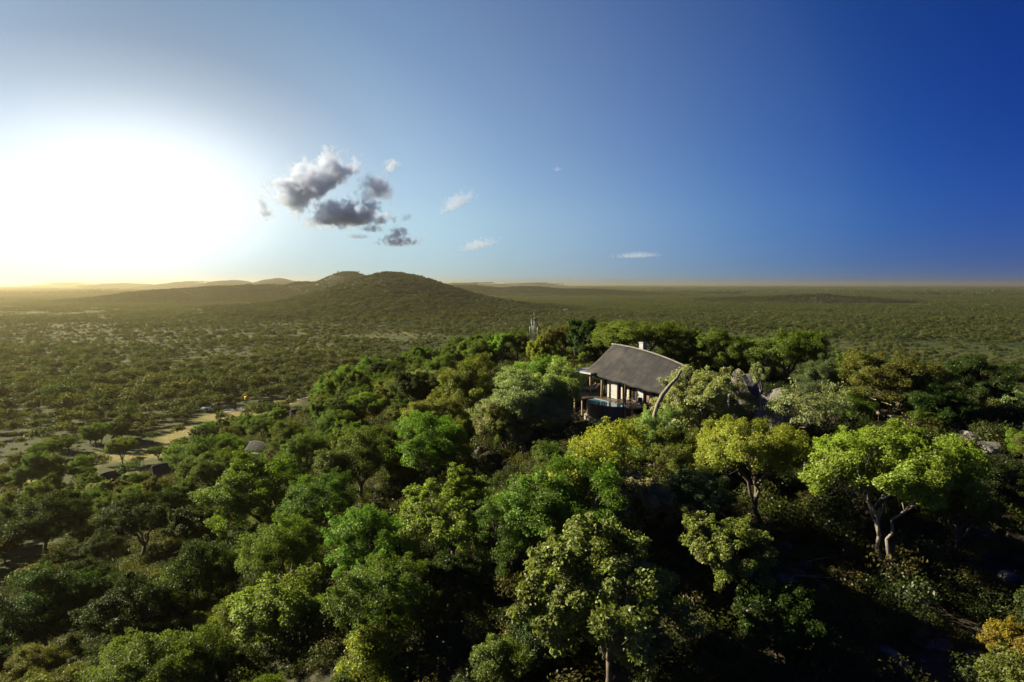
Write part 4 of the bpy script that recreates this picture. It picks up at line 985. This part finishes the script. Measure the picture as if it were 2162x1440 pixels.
along(W(2035, 882), W(2175, 918), 'path_railing', 'two-bar wooden railing running off the right edge', 'railing', rail)
# masts on the ridge
md = 136.0; rm = ray(1126, 690); my = rm.y*md
def mast_at(px, top, name, lab, dish=False, panel=False, r=0.032):
    x = (px-1081)/FPX*md; z = ground1(x, my); h = CAMZ+ray(px, top).z*md - z
    o = link(name, None, None, (x, my, z-0.1)); tag(o, lab, 'antenna', None if dish else 'antenna poles on the ridge')
    MB().tube([(0,0,0),(0,0,h*0.6),(0,0,h)], [r*1.2, r, r*0.6], 6).build('pole', STEEL, o, True)
    if dish:
        n = 14; v = [(0,0.12,0)]+[(0.28*math.cos(6.283*k/n), -0.06, 0.28*math.sin(6.283*k/n)) for k in range(n)]
        d = MB().poly(v, [(0, 1+k, 1+(k+1) % n) for k in range(n)]).build('dish', WHITE, o, True, (0.25, -0.2, h-0.5)); sm = d.modifiers.new('thick', 'SOLIDIFY'); sm.thickness = 0.05
        MB().tube([(0,0,0),(0,0,0.9)], [0.05, 0.03], 5).build('whip_antenna', STEEL, o, True, (0, 0, h))
    if panel: MB().box(-0.08, 0.08, -0.16, -0.05, h-1.0, h).build('panel_antenna', STEEL, o)
mast_at(1127.5, 668, 'radio_mast', 'tall steel radio mast with white dish on the ridge', True)
mast_at(1122, 670, 'antenna_pole', 'bare thin antenna pole left of the radio mast')
mast_at(1118.5, 678, 'antenna_pole', 'leftmost white panel antenna on the ridge', panel=True)
mast_at(1125.2, 677, 'antenna_pole', 'middle white panel antenna at the radio mast foot', panel=True)
mast_at(1134.5, 679, 'antenna_pole', 'rightmost white panel antenna on the ridge', panel=True)

def hut(px, py, w, rot, lab, lean=True, wall=BROWN):
    x, y, z, dep = hit(px, py, lambda d: 3.0); wm = w*dep/FPX; k = wm/9.0
    o = link('thatched_hut', None, None, (x, y, z), (0, 0, rot), (k, k, k)); tag(o, lab, 'hut', 'lodge huts at the foot of the hill')
    V, F = thatch_roof(-4.5, 4.5, -3.2, 0, 3.2, lambda a: 5.4-0.05*a*a*0.6, lambda a: 2.6-0.02*a*a, 0.3, None, 18, 8)
    r = MB().poly(V, F).build('roof', THATCH, o, True)
    MB().tube([(a, 0, 5.45-0.03*a*a) for a in np.linspace(-4.6, 4.6, 12)], 0.16, 6).build('ridge_cap', RIDGE, r, True)
    MB().box(-3.8, 3.8, -2.5, 2.5, -1.5, 2.75).build('wall', wall, o)
    MB().box(-1.2, 1.2, -2.56, -2.51, 0, 2.1).build('door', GLASS, o)
    if lean: MB().box(1.5, 5.6, -5.2, -2.4, 2.2, 2.32).build('canopy', STEEL, o); [MB().box(q-0.07, q+0.07, -5.1, -4.96, -1.5, 2.2).build('post', POSTW, o) for q in (1.7, 5.4)]
hut(352, 985, 56, 0.5, 'dark oval-roofed hut with bright steel canopy in the lower left wood'); hut(545, 934, 50, -0.5, 'dark hut with steel canopy above the broad bright crown'); hut(632, 862, 38, 0.2, 'dark hut farthest along the slope near the clearing'); hut(232, 996, 40, 0.9, 'small dark hut half sunk in bush at far left', False); hut(392, 945, 34, -0.2, 'hut roof glimpsed between the flat green crowns', False)
hut(560, 848, 32, 0.1, 'thatched shelter at the edge of the yellow clearing', False)
hut(932, 741, 26, 0.6, 'pale hut roof far along the slope left of the ridge', False, WHITE)
def guessed_tank(px, py):  # form on legs is made up for an unexplained yellow point
    x, y, z, dep = hit(px, py); o = link('yellow_spot_tank', None, None, (x, y, z)); tag(o, 'small yellow spot beside the clearing shelter, guessed as a drum on legs', 'guessed_tank')
    YEL = plain_mat('yellow_spot_colour', (0.75,0.45,0.03), 0.5); n = 14
    MB().tube([(0,0,1.6),(0,0,1.75),(0,0,3.0),(0,0,3.15)], [0.75,0.85,0.85,0.6], n).build('tank_body', YEL, o, True)
    for k in range(4): a = k*1.571+0.78; MB().tube([(0.75*math.cos(a), 0.75*math.sin(a), -0.1), (0.6*math.cos(a), 0.6*math.sin(a), 1.62)], 0.07, 5).build('leg', TIMBER, o)
guessed_tank(521, 853)
def pond():
    PW = water_mat('pond_water', (0.02,0.025,0.02)); n = 48; x0, y0 = px_ground(455, 866); v = []
    for k in range(n):
        a = 6.283*k/n; r = 1+0.22*math.sin(3*a+1)+0.12*math.sin(5*a)
        v.append((x0+9.5*r*math.cos(a)+0.35*4*math.sin(a), y0+7.5*r*math.sin(a), 0))
    zz = max(ground1(p[0], p[1]) for p in v)+0.05
    o = MB().poly([(p[0], p[1], zz) for p in v], [tuple(range(n))]).build('pond', PW); tag(o, kind='structure')
pond()
def track(pts, width, name, mat):
    P = []
    for (px, py) in pts: P.append(Vector((*px_ground(px, py), 0)))
    Q = []
    for i in range(len(P)-1):
        for k in range(10): Q.append(P[i].lerp(P[i+1], k/10))
    Q.append(P[-1]); v = []; f = []
    for i, p in enumerate(Q):
        d = (Q[min(i+1, len(Q)-1)]-Q[max(i-1, 0)]).normalized(); n = Vector((-d.y, d.x, 0))*width*(0.8+0.4*vnoise(np.array(i*0.7), np.array(3.3), 2))
        for s_ in (-1, 1): q = p+n*s_; v.append((q.x, q.y, ground1(q.x, q.y)+0.12))
    for i in range(len(Q)-1): f.append((2*i, 2*i+1, 2*i+3, 2*i+2))
    tag(MB().poly(v, f).build(name, mat), kind='structure')
TRACK = plain_mat('pale_dust', (0.24,0.20,0.13), 0.95, var=0.3, scale=0.4)
track([(1190,672),(1240,680),(1330,676),(1500,668),(1700,664)], 2.2, 'dirt_track', TRACK)
track([(1760,742),(1850,752),(1960,770),(2120,792)], 2.0, 'dirt_track', TRACK)
track([(470,872),(560,858),(640,842),(720,822),(800,790)], 1.6, 'dirt_track', TRACK)
track([(40,662),(140,668),(280,664),(420,672)], 4.0, 'dirt_track', TRACK)
def far_hut():
    x, y = px_ground(1195, 664); z = ground1(x, y); o = link('far_hut', None, None, (x, y, z)); tag(o, 'tiny white hut far out on the plain beyond the ridge', 'hut')
    MB().box(-3.0, 3.0, -2.2, 2.2, -0.5, 5.2).build('wall', WHITE, o); MB().poly([(-3.3,-2.5,5.2),(3.3,-2.5,5.2),(3.3,2.5,5.2),(-3.3,2.5,5.2),(-3.3,0,6.4),(3.3,0,6.4)], [(0,1,5,4),(2,3,4,5),(0,4,3),(1,2,5),(3,2,1,0)]).build('roof', STEEL, o)
    MB().box(-0.5, 0.5, -2.26, -2.21, -0.3, 2.1).build('door', TIMBER, o)
far_hut()
#@@CLOUDS
# ------------------------------------------------------------------ clouds (real volumes, far outside the haze)
def cloud(px, py, w, h, tilt, dens, seed, lab, thresh=0.42, col=(0.80, 0.87, 0.98), D=9000.0):
    w *= 1.1; h *= 1.12; dens *= 0.85
    r = ray(px, py); c = Vector((r.x*D, r.y*D, CAMZ+r.z*D)); sx, sz = w/FPX*D/2, h/FPX*D/2; sy = max(sz*1.4, sx*0.55)
    g = NG('cloud_vapour'); co = g.coord('Object')
    mp = g.n('ShaderNodeMapping', {'Vector': co}); k = 1.0/sz; mp.inputs['Scale'].default_value = (sx*k, sy*k, 1.0); mp.inputs['Location'].default_value = (seed*3.7, seed*1.3, seed*2.1)
    f = g.n('ShaderNodeTexNoise', {'Vector': mp.outputs[0], 'Scale': 1.8, 'Detail': 9, 'Roughness': 0.64}).outputs['Fac']
    sp = g.n('ShaderNodeSeparateXYZ', {0: co}); zz = sp.outputs[2]
    # flat base, billowing top
    zb = g.math('MULTIPLY', g.math('MINIMUM', g.math('ADD', zz, 0.25), 0.0), 1.9); zsh = g.math('ADD', zz, 0.25)
    cm = g.n('ShaderNodeCombineXYZ', {0: sp.outputs[0], 1: sp.outputs[1]}); g.set(cm.inputs[2], g.math('ADD', g.math('MAXIMUM', g.math('MULTIPLY', zsh, 0.85), 0.0), g.math('MULTIPLY', zb, 1.0)))
    ln = g.n('ShaderNodeVectorMath', {0: cm.outputs[0]}, operation='LENGTH').outputs['Value']
    dd = g.math('SUBTRACT', g.math('ADD', f, g.math('MULTIPLY', g.math('SUBTRACT', 1.0, ln), 0.34)), thresh+0.20)
    dn = g.n('ShaderNodeMapRange', {'Value': dd, 'From Min': 0.0, 'From Max': 0.11, 'To Min': 0.0, 'To Max': dens}).outputs[0]
    v = g.n('ShaderNodeVolumePrincipled', {'Color': col, 'Anisotropy': -0.2}); g.set(v.inputs['Density'], dn); g.t.links.new(v.outputs[0], g.out.inputs['Volume'])
    bm = bmesh.new(); bmesh.ops.create_icosphere(bm, subdivisions=3, radius=1.0); me = bpy.data.meshes.new('cloud'); bm.to_mesh(me); bm.free(); me.materials.append(g.m)
    o = link('cloud', me, None, tuple(c), (0, -tilt, -math.atan2(r.x, r.y)), (sx, sy, sz)); tag(o, lab, 'cloud', 'scattered evening clouds')
CL = [(650,385,245,112,0.5,0.02,1,'largest grey cloud, slanting up to the right beside the bright sky'),(730,452,215,80,0.05,0.02,2,'long grey cloud just under the largest one'),(792,395,90,90,0.3,0.008,3,'ragged pale cloud right of the largest one'),
 (838,491,60,34,0.25,0.016,4,'small grey puff above the flat little cloud'),(842,509,110,30,0.03,0.016,5,'flat little grey cloud low over the hill'),(785,481,60,24,0.0,0.014,6,'small grey streak under the long cloud'),(756,499,64,14,0.0,0.010,7,'thin grey streak lowest near the bright sky'),
 (962,425,100,44,0.45,0.005,8,'thin white wisp slanting in the open blue'),(1010,515,95,30,0.2,0.006,9,'faint wisp low in the middle of the sky'),(1345,538,120,18,0.03,0.003,10,'faint long wisp low right of centre'),(858,458,34,22,0.4,0.005,11,'tiny pale puff right of the long cloud'),(826,348,46,34,0.4,0.010,12,'small white puff at the top right of the ragged cloud'),(1176,356,22,14,0.2,0.004,13,'tiny lone white puff high in the blue')]
for c_ in CL: cloud(*c_)
